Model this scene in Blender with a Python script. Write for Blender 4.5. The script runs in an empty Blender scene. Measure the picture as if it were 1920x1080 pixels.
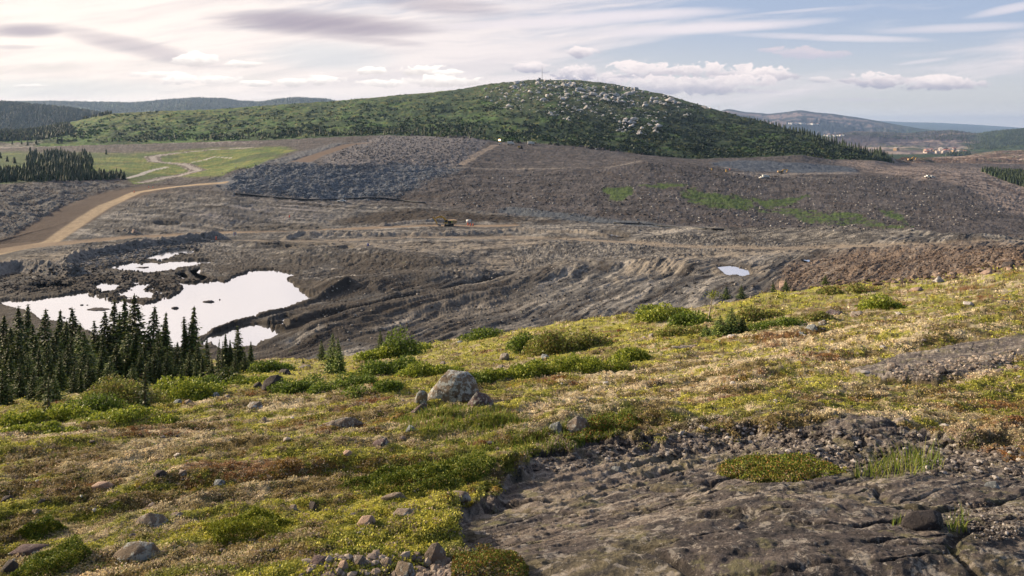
import bpy, bmesh, math, random
import numpy as np
from mathutils import Vector, Matrix, noise as mnoise

# ------------------------------------------------------------------ camera, sky, sun, exposure
sc = bpy.context.scene
col = sc.collection
F = 1493.0          # focal length in photo pixels (28 mm on 36 mm)
HV = 235.0          # photo row of the true horizon
cd = bpy.data.cameras.new('camera'); cam = bpy.data.objects.new('camera', cd); col.objects.link(cam)
cam.location = (0, 0, 0); cam.rotation_euler = (math.radians(90), 0, 0)
cd.sensor_width = 36; cd.lens = 36 * F / 1920; cd.shift_y = -(540 - HV) / 1920
cd.clip_start = 0.1; cd.clip_end = 200000
sc.camera = cam
sc.view_settings.view_transform = 'Standard'; sc.view_settings.look = 'None'
sc.view_settings.exposure = 0.70; sc.view_settings.gamma = 1.0

SUN_AZ, SUN_EL = -64.0, 21.0
sd = bpy.data.lights.new('sun', 'SUN'); sun = bpy.data.objects.new('sun', sd); col.objects.link(sun)
sd.energy = 5.0; sd.angle = math.radians(0.6); sd.color = (1.0, 0.80, 0.55)
az, el = math.radians(SUN_AZ), math.radians(SUN_EL)
sdir = Vector((math.sin(az) * math.cos(el), math.cos(az) * math.cos(el), math.sin(el)))
sun.rotation_euler = sdir.to_track_quat('Z', 'Y').to_euler()

w = bpy.data.worlds.new('World'); sc.world = w; w.use_nodes = True
def build_world():
    nt = w.node_tree; N = nt.nodes; L = nt.links; N.clear()
    def val(v):
        n = N.new('ShaderNodeValue'); n.outputs[0].default_value = v; return n.outputs[0]
    def m(op, a, b=None, c=None, clamp=False):
        n = N.new('ShaderNodeMath'); n.operation = op; n.use_clamp = clamp
        for i, x in enumerate((a, b, c)):
            if x is None: continue
            if isinstance(x, (int, float)): n.inputs[i].default_value = x
            else: L.new(x, n.inputs[i])
        return n.outputs[0]
    def mixc(f, a, b):
        n = N.new('ShaderNodeMix'); n.data_type = 'RGBA'
        for s, x in ((n.inputs[0], f), (n.inputs[6], a), (n.inputs[7], b)):
            if isinstance(x, tuple): s.default_value = x + (1,)
            elif isinstance(x, (int, float)): s.default_value = x
            else: L.new(x, s)
        return n.outputs[2]
    def sstep(x, a, b):
        n = N.new('ShaderNodeMapRange'); n.interpolation_type = 'SMOOTHSTEP'
        L.new(x, n.inputs[0]); n.inputs[1].default_value = a; n.inputs[2].default_value = b
        return n.outputs[0]
    sky = N.new('ShaderNodeTexSky'); sky.sky_type = 'NISHITA'; sky.sun_disc = False
    sky.sun_elevation = el; sky.sun_rotation = az; sky.air_density = 1.0; sky.dust_density = 1.2; sky.ozone_density = 1.5
    sc_ = N.new('ShaderNodeVectorMath'); sc_.operation = 'SCALE'; L.new(sky.outputs[0], sc_.inputs[0]); sc_.inputs['Scale'].default_value = 0.085
    base = sc_.outputs[0]
    tc = N.new('ShaderNodeTexCoord'); sep = N.new('ShaderNodeSeparateXYZ'); L.new(tc.outputs['Generated'], sep.inputs[0])
    X, Y, Z = sep.outputs
    Yp = m('MAXIMUM', Y, 0.12)
    px = m('DIVIDE', X, Yp); pz = m('DIVIDE', Z, Yp)
    U = m('MULTIPLY_ADD', px, 1.493, 0.960); V = m('MULTIPLY_ADD', pz, -1.493, 0.235)     # direction, in thousands of photo rows
    front = sstep(Y, 0.0, 0.25)
    def cmb(a, b, c=0.0):
        n = N.new('ShaderNodeCombineXYZ')
        for i, x in enumerate((a, b, c)):
            if isinstance(x, (int, float)): n.inputs[i].default_value = x
            else: L.new(x, n.inputs[i])
        return n.outputs[0]
    def noi(vec, scale, det=5, rough=0.55, dist=0.0):
        n = N.new('ShaderNodeTexNoise'); L.new(vec, n.inputs['Vector']); n.inputs['Scale'].default_value = scale
        n.inputs['Detail'].default_value = det; n.inputs['Roughness'].default_value = rough; n.inputs['Distortion'].default_value = dist
        return n.outputs[0]
    # high thin streaked cloud: long soft bands, tilted a little
    tilt = m('MULTIPLY_ADD', U, 0.10, V)
    warp = noi(cmb(U, V), 2.2, 3)
    cv = m('MULTIPLY_ADD', warp, 0.07, tilt)
    s1 = noi(cmb(m('MULTIPLY', U, 0.9), m('MULTIPLY', cv, 7.0)), 1.9, 7, 0.56)
    s2 = noi(cmb(m('MULTIPLY', U, 1.5), m('MULTIPLY', cv, 22.0), 3.3), 2.0, 6, 0.6)
    st = m('ADD', m('MULTIPLY', s1, 0.72), m('MULTIPLY', s2, 0.28))
    # more cloud at left and overhead, less at right
    bias = sstep(U, 1.75, 0.55)
    cov = m('MULTIPLY_ADD', bias, 0.20, st)
    cirr = m('MULTIPLY', sstep(cov, 0.49, 0.70), 0.92)
    lift = sstep(V, 0.30, -0.05)
    leftness = sstep(U, 1.55, -0.25)
    ccol = mixc(sstep(s2, 0.30, 0.62), mixc(leftness, (0.66, 0.62, 0.66), (0.92, 0.80, 0.73)), mixc(leftness, (0.80, 0.73, 0.74), (1.10, 0.96, 0.85)))
    tinted = mixc(sstep(V, 0.235, 0.0), mixc(leftness, (0.74, 0.72, 0.71), (0.82, 0.74, 0.64)), mixc(leftness, (0.40, 0.48, 0.66), (0.66, 0.58, 0.58)))
    basec = mixc(0.80, base, tinted)
    c = mixc(cirr, basec, ccol)
    # darker mauve streaks
    def ell(cu, cvv, ru, rv, rot=0.0, nz=None, soft=0.0):
        du = m('MULTIPLY_ADD', U, 1.0 / ru, -cu / ru)
        dv0 = m('MULTIPLY_ADD', U, -rot, V)
        dv = m('MULTIPLY_ADD', dv0, 1.0 / rv, -(cvv - rot * cu) / rv)
        d = m('ADD', m('MULTIPLY', du, du), m('MULTIPLY', dv, dv))
        return d, dv
    dark = None
    for (cu, cvv, ru, rv, rot, a) in ((0.60, 0.045, 0.24, 0.030, 0.06, 0.95), (0.68, 0.072, 0.14, 0.012, 0.10, 0.5), (0.05, 0.057, 0.10, 0.018, 0.02, 0.75),
                                      (0.24, 0.085, 0.20, 0.022, 0.22, 0.55), (0.02, 0.088, 0.06, 0.006, 0.0, 0.4), (0.83, 0.010, 0.14, 0.02, 0.05, 0.6)):
        d, dv = ell(cu, cvv, ru, rv, rot)
        k = m('MULTIPLY', sstep(m('MULTIPLY_ADD', s2, 0.9, d), 1.55, 0.35), a)
        dark = k if dark is None else m('MAXIMUM', dark, k)
    c = mixc(dark, c, (0.38, 0.33, 0.39))
    # small bluish gaps near the horizon
    d, dv = ell(0.62, 0.105, 0.16, 0.035, 0.05)
    c = mixc(m('MULTIPLY', sstep(m('MULTIPLY_ADD', s1, 0.8, d), 1.5, 0.3), 0.5), c, (0.58, 0.63, 0.66))
    d, dv = ell(0.10, 0.165, 0.30, 0.024, 0.0)
    c = mixc(m('MULTIPLY', sstep(m('MULTIPLY_ADD', s1, 0.8, d), 1.5, 0.3), 0.45), c, (0.60, 0.64, 0.62))
    # long pink-white bands at right
    for (cu, cvv, ru, rv, rot, a) in ((1.18, 0.030, 0.24, 0.014, -0.05, 0.8), (1.33, 0.052, 0.26, 0.014, -0.06, 0.85), (1.55, 0.070, 0.22, 0.008, 0.03, 0.6),
                                      (1.80, 0.052, 0.2, 0.010, -0.04, 0.55), (1.90, 0.015, 0.10, 0.010, -0.2, 0.6), (1.00, 0.045, 0.2, 0.010, -0.03, 0.6),
                                      (1.73, 0.115, 0.06, 0.004, -0.12, 0.45), (1.5, 0.02, 0.12, 0.004, -0.08, 0.4)):
        d, dv = ell(cu, cvv, ru, rv, rot)
        c = mixc(m('MULTIPLY', sstep(m('MULTIPLY_ADD', s2, 1.3, d), 1.75, 0.5), a), c, (0.84, 0.76, 0.78))
    # cumulus
    puff = noi(cmb(U, m('MULTIPLY', V, 1.7)), 42, 7, 0.62, 0.3)
    puffb = noi(cmb(U, m('MULTIPLY', V, 2.2)), 15, 4, 0.5)
    pn = m('ADD', m('MULTIPLY_ADD', puff, 5.0, -2.5), m('MULTIPLY_ADD', puffb, 3.6, -1.8))
    cum = ((0.362, 0.112, 0.045, 0.012, 0.9, 1), (0.455, 0.120, 0.035, 0.006, 0.8, 1), (0.30, 0.140, 0.062, 0.006, 0.7, 1), (0.375, 0.150, 0.075, 0.010, 0.85, 1),
           (0.475, 0.156, 0.03, 0.006, 0.9, 1), (0.548, 0.154, 0.028, 0.008, 0.95, 1), (0.615, 0.151, 0.034, 0.009, 0.95, 1), (0.686, 0.133, 0.015, 0.007, 1, 1),
           (0.715, 0.133, 0.012, 0.006, 1, 1), (0.785, 0.132, 0.04, 0.012, 1, 1), (0.84, 0.137, 0.03, 0.006, 0.9, 1), (0.72, 0.156, 0.05, 0.007, 0.8, 1),
           (0.825, 0.151, 0.068, 0.010, 0.9, 1), (1.002, 0.127, 0.052, 0.011, 0.9, 0), (1.085, 0.136, 0.052, 0.014, 0.95, 0), (1.088, 0.098, 0.028, 0.010, 0.9, 0),
           (1.145, 0.146, 0.030, 0.020, 1, 0), (1.205, 0.133, 0.052, 0.018, 0.95, 0), (1.33, 0.135, 0.10, 0.017, 0.95, 0), (1.435, 0.140, 0.055, 0.014, 0.9, 0),
           (1.30, 0.158, 0.16, 0.018, 0.85, 0), (1.50, 0.098, 0.050, 0.012, 0.8, -1), (1.56, 0.101, 0.036, 0.008, 0.7, -1), (1.44, 0.094, 0.015, 0.004, 0.6, -1),
           (1.655, 0.150, 0.068, 0.013, 0.9, 0), (1.765, 0.156, 0.085, 0.014, 0.92, 0), (1.545, 0.150, 0.024, 0.006, 0.6, 0), (0.055, 0.161, 0.035, 0.004, 0.6, 1),
           (1.42, 0.172, 0.05, 0.005, 0.5, -1), (1.60, 0.187, 0.06, 0.003, 0.4, -1), (1.84, 0.215, 0.09, 0.004, 0.35, -1))
    for (cu, cvv, ru, rv, a, t) in cum:
        d, dv = ell(cu, cvv, ru, rv)
        mk = m('MULTIPLY', sstep(m('ADD', d, pn), 1.25, 0.65), a)
        mk = m('MULTIPLY', mk, front)
        sh = sstep(m('MULTIPLY_ADD', puff, -1.6, m('MULTIPLY_ADD', dv, 0.8, 0.8)), -0.75, 0.85)
        top, bot = {1: ((1.22, 1.12, 1.02), (0.72, 0.65, 0.62)), 0: ((0.97, 0.86, 0.83), (0.42, 0.41, 0.49)), -1: ((0.70, 0.62, 0.66), (0.55, 0.53, 0.62))}[t]
        c = mixc(mk, c, mixc(sh, top, bot))
    c = mixc(sstep(V, 0.190, 0.235), c, mixc(leftness, (0.90, 0.83, 0.78), (0.94, 0.85, 0.73)))
    c = mixc(front, base, c)
    below = sstep(Z, -0.02, -0.10)
    c = mixc(below, c, (0.10, 0.10, 0.11))
    bg = N.new('ShaderNodeBackground'); L.new(c, bg.inputs[0]); bg.inputs[1].default_value = 0.72
    out = N.new('ShaderNodeOutputWorld'); L.new(bg.outputs[0], out.inputs[0])
build_world()

random.seed(7)
rng = np.random.default_rng(11)

# ------------------------------------------------------------------ helpers
def tag(o, label=None, cat=None, group=None, kind=None):
    if label: o['label'] = label
    if cat: o['category'] = cat
    if group: o['group'] = group
    if kind: o['kind'] = kind
    return o
def empty(name, loc, rz=0, s=1.0):
    o = bpy.data.objects.new(name, None); col.objects.link(o); o.location = loc; o.rotation_euler = (0, 0, rz); o.scale = (s, s, s)
    o.empty_display_size = 0.5
    return o
_G = np.array([(math.cos(a), math.sin(a)) for a in np.arange(16) * math.pi / 8], dtype=np.float32)
def pn2(x, y, seed=0):
    x = np.asarray(x, dtype=np.float64); y = np.asarray(y, dtype=np.float64)
    fx = np.floor(x); fy = np.floor(y)
    ix = fx.astype(np.int64); iy = fy.astype(np.int64)
    dx = (x - fx).astype(np.float32); dy = (y - fy).astype(np.float32)
    def g(a, b, ddx, ddy):
        h = (a * 374761393 + b * 668265263 + seed * 982451653) & 0xffffffff
        h = ((h ^ (h >> 13)) * 1274126177) & 0xffffffff
        h = (h ^ (h >> 16)) & 15
        return _G[h, 0] * ddx + _G[h, 1] * ddy
    sx = dx * dx * dx * (dx * (dx * 6 - 15) + 10); sy = dy * dy * dy * (dy * (dy * 6 - 15) + 10)
    a = g(ix, iy, dx, dy); b = g(ix + 1, iy, dx - 1, dy); c = g(ix, iy + 1, dx, dy - 1); d = g(ix + 1, iy + 1, dx - 1, dy - 1)
    return (a + (b - a) * sx) + ((c + (d - c) * sx) - (a + (b - a) * sx)) * sy
def fbm(x, y, wl, octv=4, gain=0.5, seed=0, ridge=False):
    s = 0; a = 1.0; t = 0; f = 1.0 / wl
    for i in range(octv):
        n = pn2(x * f + 17.3 * i, y * f - 9.1 * i, seed + i) * 1.4
        if ridge: n = 0.5 - np.abs(n)
        s = s + a * n; t += a; a *= gain; f *= 2.03
    return s / t * (1.6 if octv > 1 else 1.0)
def smooth(x, a, b):
    t = np.clip((x - a) / (b - a), 0, 1); return t * t * (3 - 2 * t)
def lerp(a, b, t): return a + (b - a) * t

# ------------------------------------------------------------------ terrain: curves seen in the photograph, each with its own distance
# every curve: {u: (v, Y)} or with z instead of Y
def yz(v, z): return F * (-z) / (v - HV)
def zv(Y, z): return HV - F * z / Y
K = []
def curve(pts, mode='vY', bl=14, name=''):
    us = [p[0] for p in pts]; v = []; Y = []
    for p in pts:
        if mode == 'vY': v.append(p[1]); Y.append(p[2])
        elif mode == 'vz': v.append(p[1]); Y.append(yz(p[1], p[2]))
        else: v.append(zv(p[1], p[2])); Y.append(p[1])      # 'Yz'
    K.append((us, v, Y, bl))
curve([(0, 1775, 1.6), (1920, 1775, 1.6)])                                                     # 0
curve([(0, 1100, 4.2), (480, 1100, 3.6), (960, 1100, 3.1), (1440, 1100, 2.9), (1920, 1100, 2.9)])   # 1
curve([(0, 990, 6.2), (480, 990, 5.2), (960, 990, 4.3), (1440, 990, 3.65), (1920, 990, 3.6)])
curve([(0, 900, 9.8), (480, 900, 8.0), (960, 900, 6.1), (1440, 900, 5.0), (1920, 900, 4.9)])
curve([(0, 820, 17.0), (480, 820, 13.2), (960, 820, 9.6), (1440, 820, 7.9), (1920, 820, 7.4)])
curve([(0, 755, 33), (240, 755, 28), (480, 752, 23), (845, 752, 17), (1440, 750, 13), (1920, 750, 11.2)])
curve([(0, 715, 58), (240, 715, 52), (480, 712, 38), (720, 700, 31), (960, 685, 27), (1200, 662, 26), (1440, 640, 25), (1920, 620, 21)])   # 6
curve([(0, 680, 105), (240, 678, 98), (400, 678, 88), (480, 680, 80), (620, 674, 70), (740, 656, 64), (860, 638, 60), (960, 624, 57), (1060, 607, 56), (1180, 591, 55),
       (1300, 577, 55), (1400, 562, 56), (1440, 552, 57), (1560, 539, 58), (1640, 534, 60), (1700, 528, 61), (1760, 520, 62), (1840, 503, 65), (1920, 490, 68), (2100, 465, 75)])  # 7 edge
curve([(0, 142, -42.5), (480, 112, -38), (960, 92, -31), (1440, 92, -27), (1920, 105, -22.5)], 'Yz')
curve([(0, 166, -48.6), (480, 150, -48.2), (960, 150, -46), (1440, 140, -38), (1920, 135, -29)], 'Yz')   # 9
curve([(0, 550, -48), (600, 550, -48), (960, 545, -47), (1200, 535, -43), (1440, 515, -38), (1680, 500, -33), (1920, 474, -27)], 'vz', 30)
curve([(0, 478, -48), (240, 478, -48), (480, 470, -48), (960, 462, -47.5), (1440, 455, -40), (1680, 462, -34), (1920, 455, -29.5)], 'vz', 30)
curve([(0, 463, -46.5), (120, 456, -46.5), (240, 447, -46.5), (480, 430, -48), (720, 421, -48), (960, 418, -48), (1200, 427, -45), (1440, 428, -39.5), (1560, 427, -36),
       (1680, 431, -33.5), (1800, 440, -31), (1920, 445, -30), (2000, 446, -29)], 'vz')   # 12
curve([(0, 308, -46), (240, 335, -45.5), (480, 376, -47), (720, 396, -47), (960, 399, -47), (1100, 386, -47.5), (1200, 376, -48), (1300, 371, -49.2), (1440, 371, -50), (1560, 345, -50), (1680, 322, -50), (1800, 300, -50), (1920, 295, -50)], 'Yz')
curve([(0, 452, -45), (100, 425, -43), (170, 400, -41), (240, 372, -38.5), (330, 354, -35.5), (430, 352, -35.5), (480, 366, -39), (640, 374, -42), (760, 378, -43), (960, 402, -46), (1100, 414, -47.5),
       (1300, 431.5, -49.2), (1440, 433, -50.2), (1680, 444, -50), (1920, 452, -50)], 'vz', 10)   # 14 foot
curve([(-200, 350, -30), (0, 345, -30), (120, 338, -31), (190, 335, -32.5), (240, 342, -34), (330, 347, -35.5), (410, 330, -31), (440, 315, -27), (480, 308, -24.5), (640, 309, -25), (760, 305, -25), (840, 314, -28), (960, 317, -30),
       (1140, 316, -30), (1215, 303, -26.5), (1300, 312, -30), (1440, 326, -36), (1500, 328, -37), (1620, 329, -38.5), (1740, 339, -43), (1800, 348, -46), (1900, 378, -52), (1940, 392, -54)], 'vz', 8)  # 15
curve([(0, 318, 520), (240, 322, 540), (330, 325, 560), (430, 312, 600), (480, 300, 600), (560, 293, 600), (700, 285, 600), (850, 285, 620), (900, 290, 630), (1000, 301, 640), (1140, 303, 640), (1200, 298, 650), (1300, 307, 650), (1440, 318, 660),
       (1600, 321, 680), (1740, 318, 790), (1800, 322, 820), (1920, 338, 840)])  # 16
curve([(0, 277, 900), (240, 271, 880), (480, 264, 850), (640, 257, 800), (720, 254, 790), (880, 258, 770), (930, 266, 765), (1010, 269, 760), (1100, 276, 750), (1200, 290, 740), (1300, 299, 740), (1420, 295, 755), (1500, 291, 770), (1560, 299, 790),
       (1640, 301, 840), (1680, 306, 900), (1760, 306, 1150), (1920, 308, 1250)])  # 17 hill foot
curve([(0, 262, 1050), (120, 256, 1050), (240, 246, 1060), (480, 236, 1080), (720, 219, 1090), (900, 207, 1100), (1020, 201, 1100), (1150, 209, 1090), (1250, 224, 1060), (1350, 247, 1010), (1440, 265, 950), (1560, 288, 890), (1640, 298.5, 880), (1680, 304, 960), (1760, 300, 1500), (1920, 294, 1600)], 'vY', 40)
curve([(-200, 255, 1350), (0, 250, 1350), (60, 246, 1350), (120, 232, 1360), (200, 213, 1370), (300, 208, 1380), (400, 205, 1390), (500, 198, 1420), (600, 191, 1450), (700, 183, 1480), (800, 174, 1500), (870, 166, 1520), (920, 157, 1530), (1000, 149, 1550),
       (1080, 150, 1550), (1150, 157, 1500), (1250, 178, 1450), (1350, 208, 1320), (1440, 230, 1200), (1560, 269, 1030), (1640, 295, 930), (1680, 303, 1080), (1720, 300, 1500), (1760, 297, 1800), (1800, 294, 1900), (1830, 289, 1950), (1870, 283, 1980), (1920, 282, 2000), (2100, 279, 2000)], 'vY', 10)  # 19
curve([(0, 1900, -90), (1440, 1750, -90), (1680, 2100, -90), (1760, 2350, -92), (1920, 2400, -90)], 'Yz', 40)
curve([(-300, 174, 2600), (0, 185, 2600), (60, 191, 2600), (130, 198, 2600), (200, 208, 2600), (260, 214, 2600), (350, 226, 2600), (480, 242, 2600), (900, 255, 2600), (1360, 265, 2600), (1440, 272, 2600), (1600, 281, 2800), (1760, 285, 2800), (1920, 284, 2800)])  # 21
curve([(0, 3500, -95), (1920, 3700, -98)], 'Yz')
curve([(-200, 191, 5500), (0, 190, 5500), (100, 189, 5500), (180, 191, 5500), (250, 192, 5500), (300, 187, 5500), (370, 183, 5500), (420, 184, 5500), (450, 188, 5500), (490, 191, 5500), (520, 185, 5500), (560, 182, 5500), (610, 185, 5500), (650, 191, 5500),
       (720, 200, 5500), (1300, 240, 5200), (1440, 252, 5000), (1500, 256, 5000), (1560, 252, 5000), (1600, 246, 5000), (1660, 247, 5000), (1700, 250, 5000), (1750, 245, 5000), (1790, 243.5, 5000), (1830, 250, 4800), (1870, 245, 4500), (1920, 240, 4300), (2100, 236, 4200)], 'vY', 8)  # 23
curve([(0, 6500, -140), (1920, 6500, -140)], 'Yz')
curve([(0, 242, 8500), (1200, 242, 8500), (1330, 213, 8500), (1365, 204, 8500), (1400, 210, 8500), (1440, 213.5, 8500), (1480, 209, 8500), (1500, 206.5, 8500), (1530, 211, 8500), (1560, 213, 8500), (1620, 222, 8500), (1700, 237, 8500), (1760, 246, 8500), (1830, 255, 8500), (1920, 262, 8500)], 'vY', 5)
curve([(0, 11000, -210), (1920, 11000, -210)], 'Yz')
curve([(0, 240, 20000), (1300, 240, 20000), (1500, 232, 20000), (1640, 226, 20000), (1700, 229, 20000), (1760, 230, 20000), (1850, 235, 20000), (1920, 240, 20000), (2100, 243, 20000)])
curve([(0, 247, 20900), (1920, 247, 20900)])

us = np.concatenate([np.linspace(-1800, -150, 40)[:-1], np.arange(-150, 2131, 1.6), np.linspace(2132, 3700, 40)[1:]])
NU = len(us)
def blur1(a, px):
    # blur along u on a fine uniform grid
    g = np.arange(-1900, 3800, 2.0)
    b = np.interp(g, us, a); k = max(1, int(px / 2)); ker = np.hanning(2 * k + 3)[1:-1]; ker /= ker.sum()
    bp = np.pad(b, k, mode='edge'); b = np.convolve(bp, ker, 'valid')
    return np.interp(us, g, b)
cv, cY = [], []
for (uu, vv, YY, bl) in K:
    v = blur1(np.interp(us, uu, vv), bl); Yl = blur1(np.interp(us, uu, np.log(YY)), 40)
    cv.append(v); cY.append(np.exp(Yl))
cv = np.array(cv); cY = np.array(cY)
for k in range(1, len(cY)): cY[k] = np.maximum(cY[k], cY[k - 1] * 1.004)
cz = -(cv - HV) / F * cY
rows_per = [170, 125, 105, 92, 80, 60, 60, 10, 8, 100, 80, 50, 8, 46, 60, 34, 36, 42, 62, 8, 52, 12, 30, 5, 28, 4, 14, 3]
invY = []; zz = []; layer = []
for k in range(len(K) - 1):
    n = rows_per[k]
    for i in range(n):
        s = i / n
        iy = lerp(1 / cY[k], 1 / cY[k + 1], s); Yr = 1 / iy
        t = (Yr - cY[k]) / (cY[k + 1] - cY[k])
        invY.append(iy); zz.append(lerp(cz[k], cz[k + 1], t)); layer.append(k + s)
invY.append(1 / cY[-1]); zz.append(cz[-1]); layer.append(len(K) - 1.0)
Yg = 1 / np.array(invY); Zg = np.array(zz); LY = np.array(layer)[:, None] * np.ones((1, NU))
Ug = np.ones((Yg.shape[0], 1)) * us[None, :]
# soften the joints between the strips
def vsm(Z, it, lo, hi):
    m = ((LY > lo) & (LY < hi))
    for _ in range(it):
        Zn = Z.copy(); Zn[1:-1] = 0.25 * Z[:-2] + 0.5 * Z[1:-1] + 0.25 * Z[2:]
        Z = np.where(m, Zn, Z)
    return Z
Zg = vsm(Zg, 90, 1.0, 6.9); Zg = vsm(Zg, 14, 8.0, 11.9); Zg = vsm(Zg, 10, 17.2, 18.9); Zg = vsm(Zg, 4, 20, 22)
Zg = vsm(Zg, 5, 12.2, 17.0)
Xg = Yg * (Ug - 960) / F
Vn = HV - F * Zg / Yg        # nominal rows
NR = Yg.shape[0]

# masks by polygon / stroke drawn on the nominal surface ------------------------------------------
def poly_dist(poly, U, V):
    """signed distance in photo px, negative inside"""
    p = np.array(poly, float); n = len(p)
    best = np.full(U.shape, 1e9); inside = np.zeros(U.shape, bool)
    for i in range(n):
        a = p[i]; b = p[(i + 1) % n]; d = b - a; L2 = max(d @ d, 1e-9)
        t = np.clip(((U - a[0]) * d[0] + (V - a[1]) * d[1]) / L2, 0, 1)
        best = np.minimum(best, (U - a[0] - t * d[0]) ** 2 + (V - a[1] - t * d[1]) ** 2)
        c = ((a[1] > V) != (b[1] > V)) & (U < (b[0] - a[0]) * (V - a[1]) / (b[1] - a[1] + 1e-12) + a[0])
        inside ^= c
    return np.where(inside, -1, 1) * np.sqrt(best)
WU = fbm(Xg / Yg * 100, np.log(Yg) * 60, 6, 4, 0.55, 91) ; WV = fbm(Xg / Yg * 100, np.log(Yg) * 60, 5, 4, 0.55, 97)
def pmask(poly, feather=4, warp=5, lo=0, hi=99):
    p = np.array(poly); pad = feather + warp * 1.5 + 4
    out = np.zeros(Ug.shape, np.float32)
    sel = (LY >= lo) & (LY <= hi) & (Ug > p[:, 0].min() - pad) & (Ug < p[:, 0].max() + pad) & (Vn > p[:, 1].min() - pad) & (Vn < p[:, 1].max() + pad)
    if not sel.any(): return out
    d = poly_dist(poly, Ug[sel] + warp * WU[sel], Vn[sel] + warp * 0.6 * WV[sel])
    out[sel] = 1 - smooth(d, -feather, feather)
    return out
def lookup_nominal(u, v, lo=0, hi=99):
    c = int(np.argmin(np.abs(us - u))); r = np.where((LY[:, c] >= lo) & (LY[:, c] <= hi))[0]
    mm = np.minimum.accumulate(Vn[r, c]); i = min(np.searchsorted(-mm, -v), len(r) - 1)
    j = r[i]; return (Yg[j, c] * (u - 960) / F, Yg[j, c])
def stroke(pts, width, lo=0, hi=99, warp=0.0):
    """distance in metres / width to a line drawn over the ground; returns d (array, 1e3 far away) and distance along"""
    P = [lookup_nominal(p[0], p[1], lo, hi) for p in pts]
    P = np.array(P); wmax = (max(width) if isinstance(width, (list, tuple)) else width) * 3 + 4
    sel = (LY >= lo) & (LY <= hi) & (Xg > P[:, 0].min() - wmax) & (Xg < P[:, 0].max() + wmax) & (Yg > P[:, 1].min() - wmax) & (Yg < P[:, 1].max() + wmax)
    out = np.full(Ug.shape, 1e3); x = Xg[sel] + (warp * fbm(Xg[sel], Yg[sel], 9, 3, 0.5, 5) if warp else 0); y = Yg[sel] + (warp * fbm(Xg[sel], Yg[sel], 9, 3, 0.5, 6) if warp else 0)
    best = np.full(x.shape, 1e6)
    for i in range(len(P) - 1):
        a = P[i]; b = P[i + 1]; d = b - a; L2 = max(d @ d, 1e-9)
        t = np.clip(((x - a[0]) * d[0] + (y - a[1]) * d[1]) / L2, 0, 1)
        wd = lerp(width[i], width[i + 1], t) if isinstance(width, (list, tuple)) else width
        best = np.minimum(best, np.sqrt((x - a[0] - t * d[0]) ** 2 + (y - a[1] - t * d[1]) ** 2) / wd)
    out[sel] = best
    return out

# ------------------------------------------------------------------ surface zones (albedo, with some light and shade painted in) and relief
C = np.zeros(Ug.shape + (3,), np.float32)
def setc(mask, c): 
    m = mask[..., None]
    C[:] = C * (1 - m) + np.asarray(c, np.float32) * m
D = np.zeros(Ug.shape, np.float32)
near = LY <= 8.5; mine = (LY > 7.9) & (LY <= 17.0); hill = (LY > 16.6) & (LY <= 20.5); far = LY > 20.4
# direction of the contour lines on the near hillside
ca, sa = math.cos(0.34), math.sin(0.34)
Sx = Xg * ca + Yg * sa; Sy = -Xg * sa + Yg * ca

# --- near hillside
def zone(sel, fn):
    r = np.where(sel.any(axis=1))[0]; a, b = r[0], r[-1] + 1
    fn(slice(a, b))
BED = np.zeros(Ug.shape, np.float32); SHRUBBY = np.zeros(Ug.shape, np.float32)
bed_main = pmask([(870, 965), (935, 925), (1010, 880), (1090, 856), (1180, 850), (1290, 835), (1420, 818), (1560, 815), (1700, 815), (1760, 830), (1990, 862), (2300, 880), (2300, 1400), (640, 1400), (790, 1095), (880, 1060), (850, 1010)], 8, 30, 0, 8)
bed_r = pmask([(1590, 695), (1680, 668), (1780, 650), (1930, 628), (2200, 600), (2200, 640), (1930, 668), (1860, 690), (1790, 700), (1700, 706), (1620, 706)], 4, 7, 0, 8)
moss_in = np.maximum(pmask([(1340, 872), (1400, 853), (1500, 853), (1560, 868), (1590, 885), (1500, 902), (1420, 905), (1350, 892)], 4, 6, 0, 8), 0)
gravel = pmask([(1000, 870), (1150, 830), (1300, 800), (1480, 795), (1600, 815), (1760, 825), (1960, 840), (1960, 905), (1760, 890), (1600, 885), (1400, 850), (1200, 855), (1040, 890)], 8, 10, 0, 8)
stones_b = pmask([(575, 1050), (640, 1035), (720, 1040), (820, 1035), (850, 1100), (560, 1100)], 6, 8, 0, 8)
shrub_band = pmask([(-300, 745), (0, 755), (120, 735), (260, 725), (380, 715), (480, 700), (560, 690), (560, 735), (430, 740), (330, 765), (200, 790), (0, 815), (-300, 850)], 10, 8, 0, 8)
red1 = pmask([(330, 930), (420, 905), (560, 900), (560, 925), (430, 950), (360, 965)], 12, 10, 0, 8)
red2 = pmask([(1340, 800), (1440, 790), (1600, 775), (1750, 760), (1960, 745), (1960, 830), (1750, 825), (1560, 800), (1420, 812)], 12, 10, 0, 8)
dark_g = pmask([(640, 905), (720, 880), (820, 870), (900, 855), (1000, 825), (1180, 790), (1200, 800), (1030, 850), (920, 890), (860, 915), (700, 925)], 8, 8, 0, 8)
pale = pmask([(960, 770), (1180, 700), (1400, 640), (1600, 620), (1760, 610), (1740, 650), (1560, 700), (1440, 740), (1240, 790), (1100, 800), (980, 800)], 20, 14, 0, 8)
brow = pmask([(480, 690), (620, 665), (740, 650), (860, 630), (960, 616), (1180, 582), (1300, 566), (1440, 540), (1640, 525), (1760, 512), (1700, 545), (1500, 575), (1440, 620), (1250, 668), (1100, 700), (980, 722), (700, 745), (560, 740)], 14, 12, 0, 8)
yellowg = pmask([(380, 980), (470, 960), (700, 940), (800, 960), (790, 1010), (520, 1030), (380, 1010)], 15, 12, 0, 8)

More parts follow.
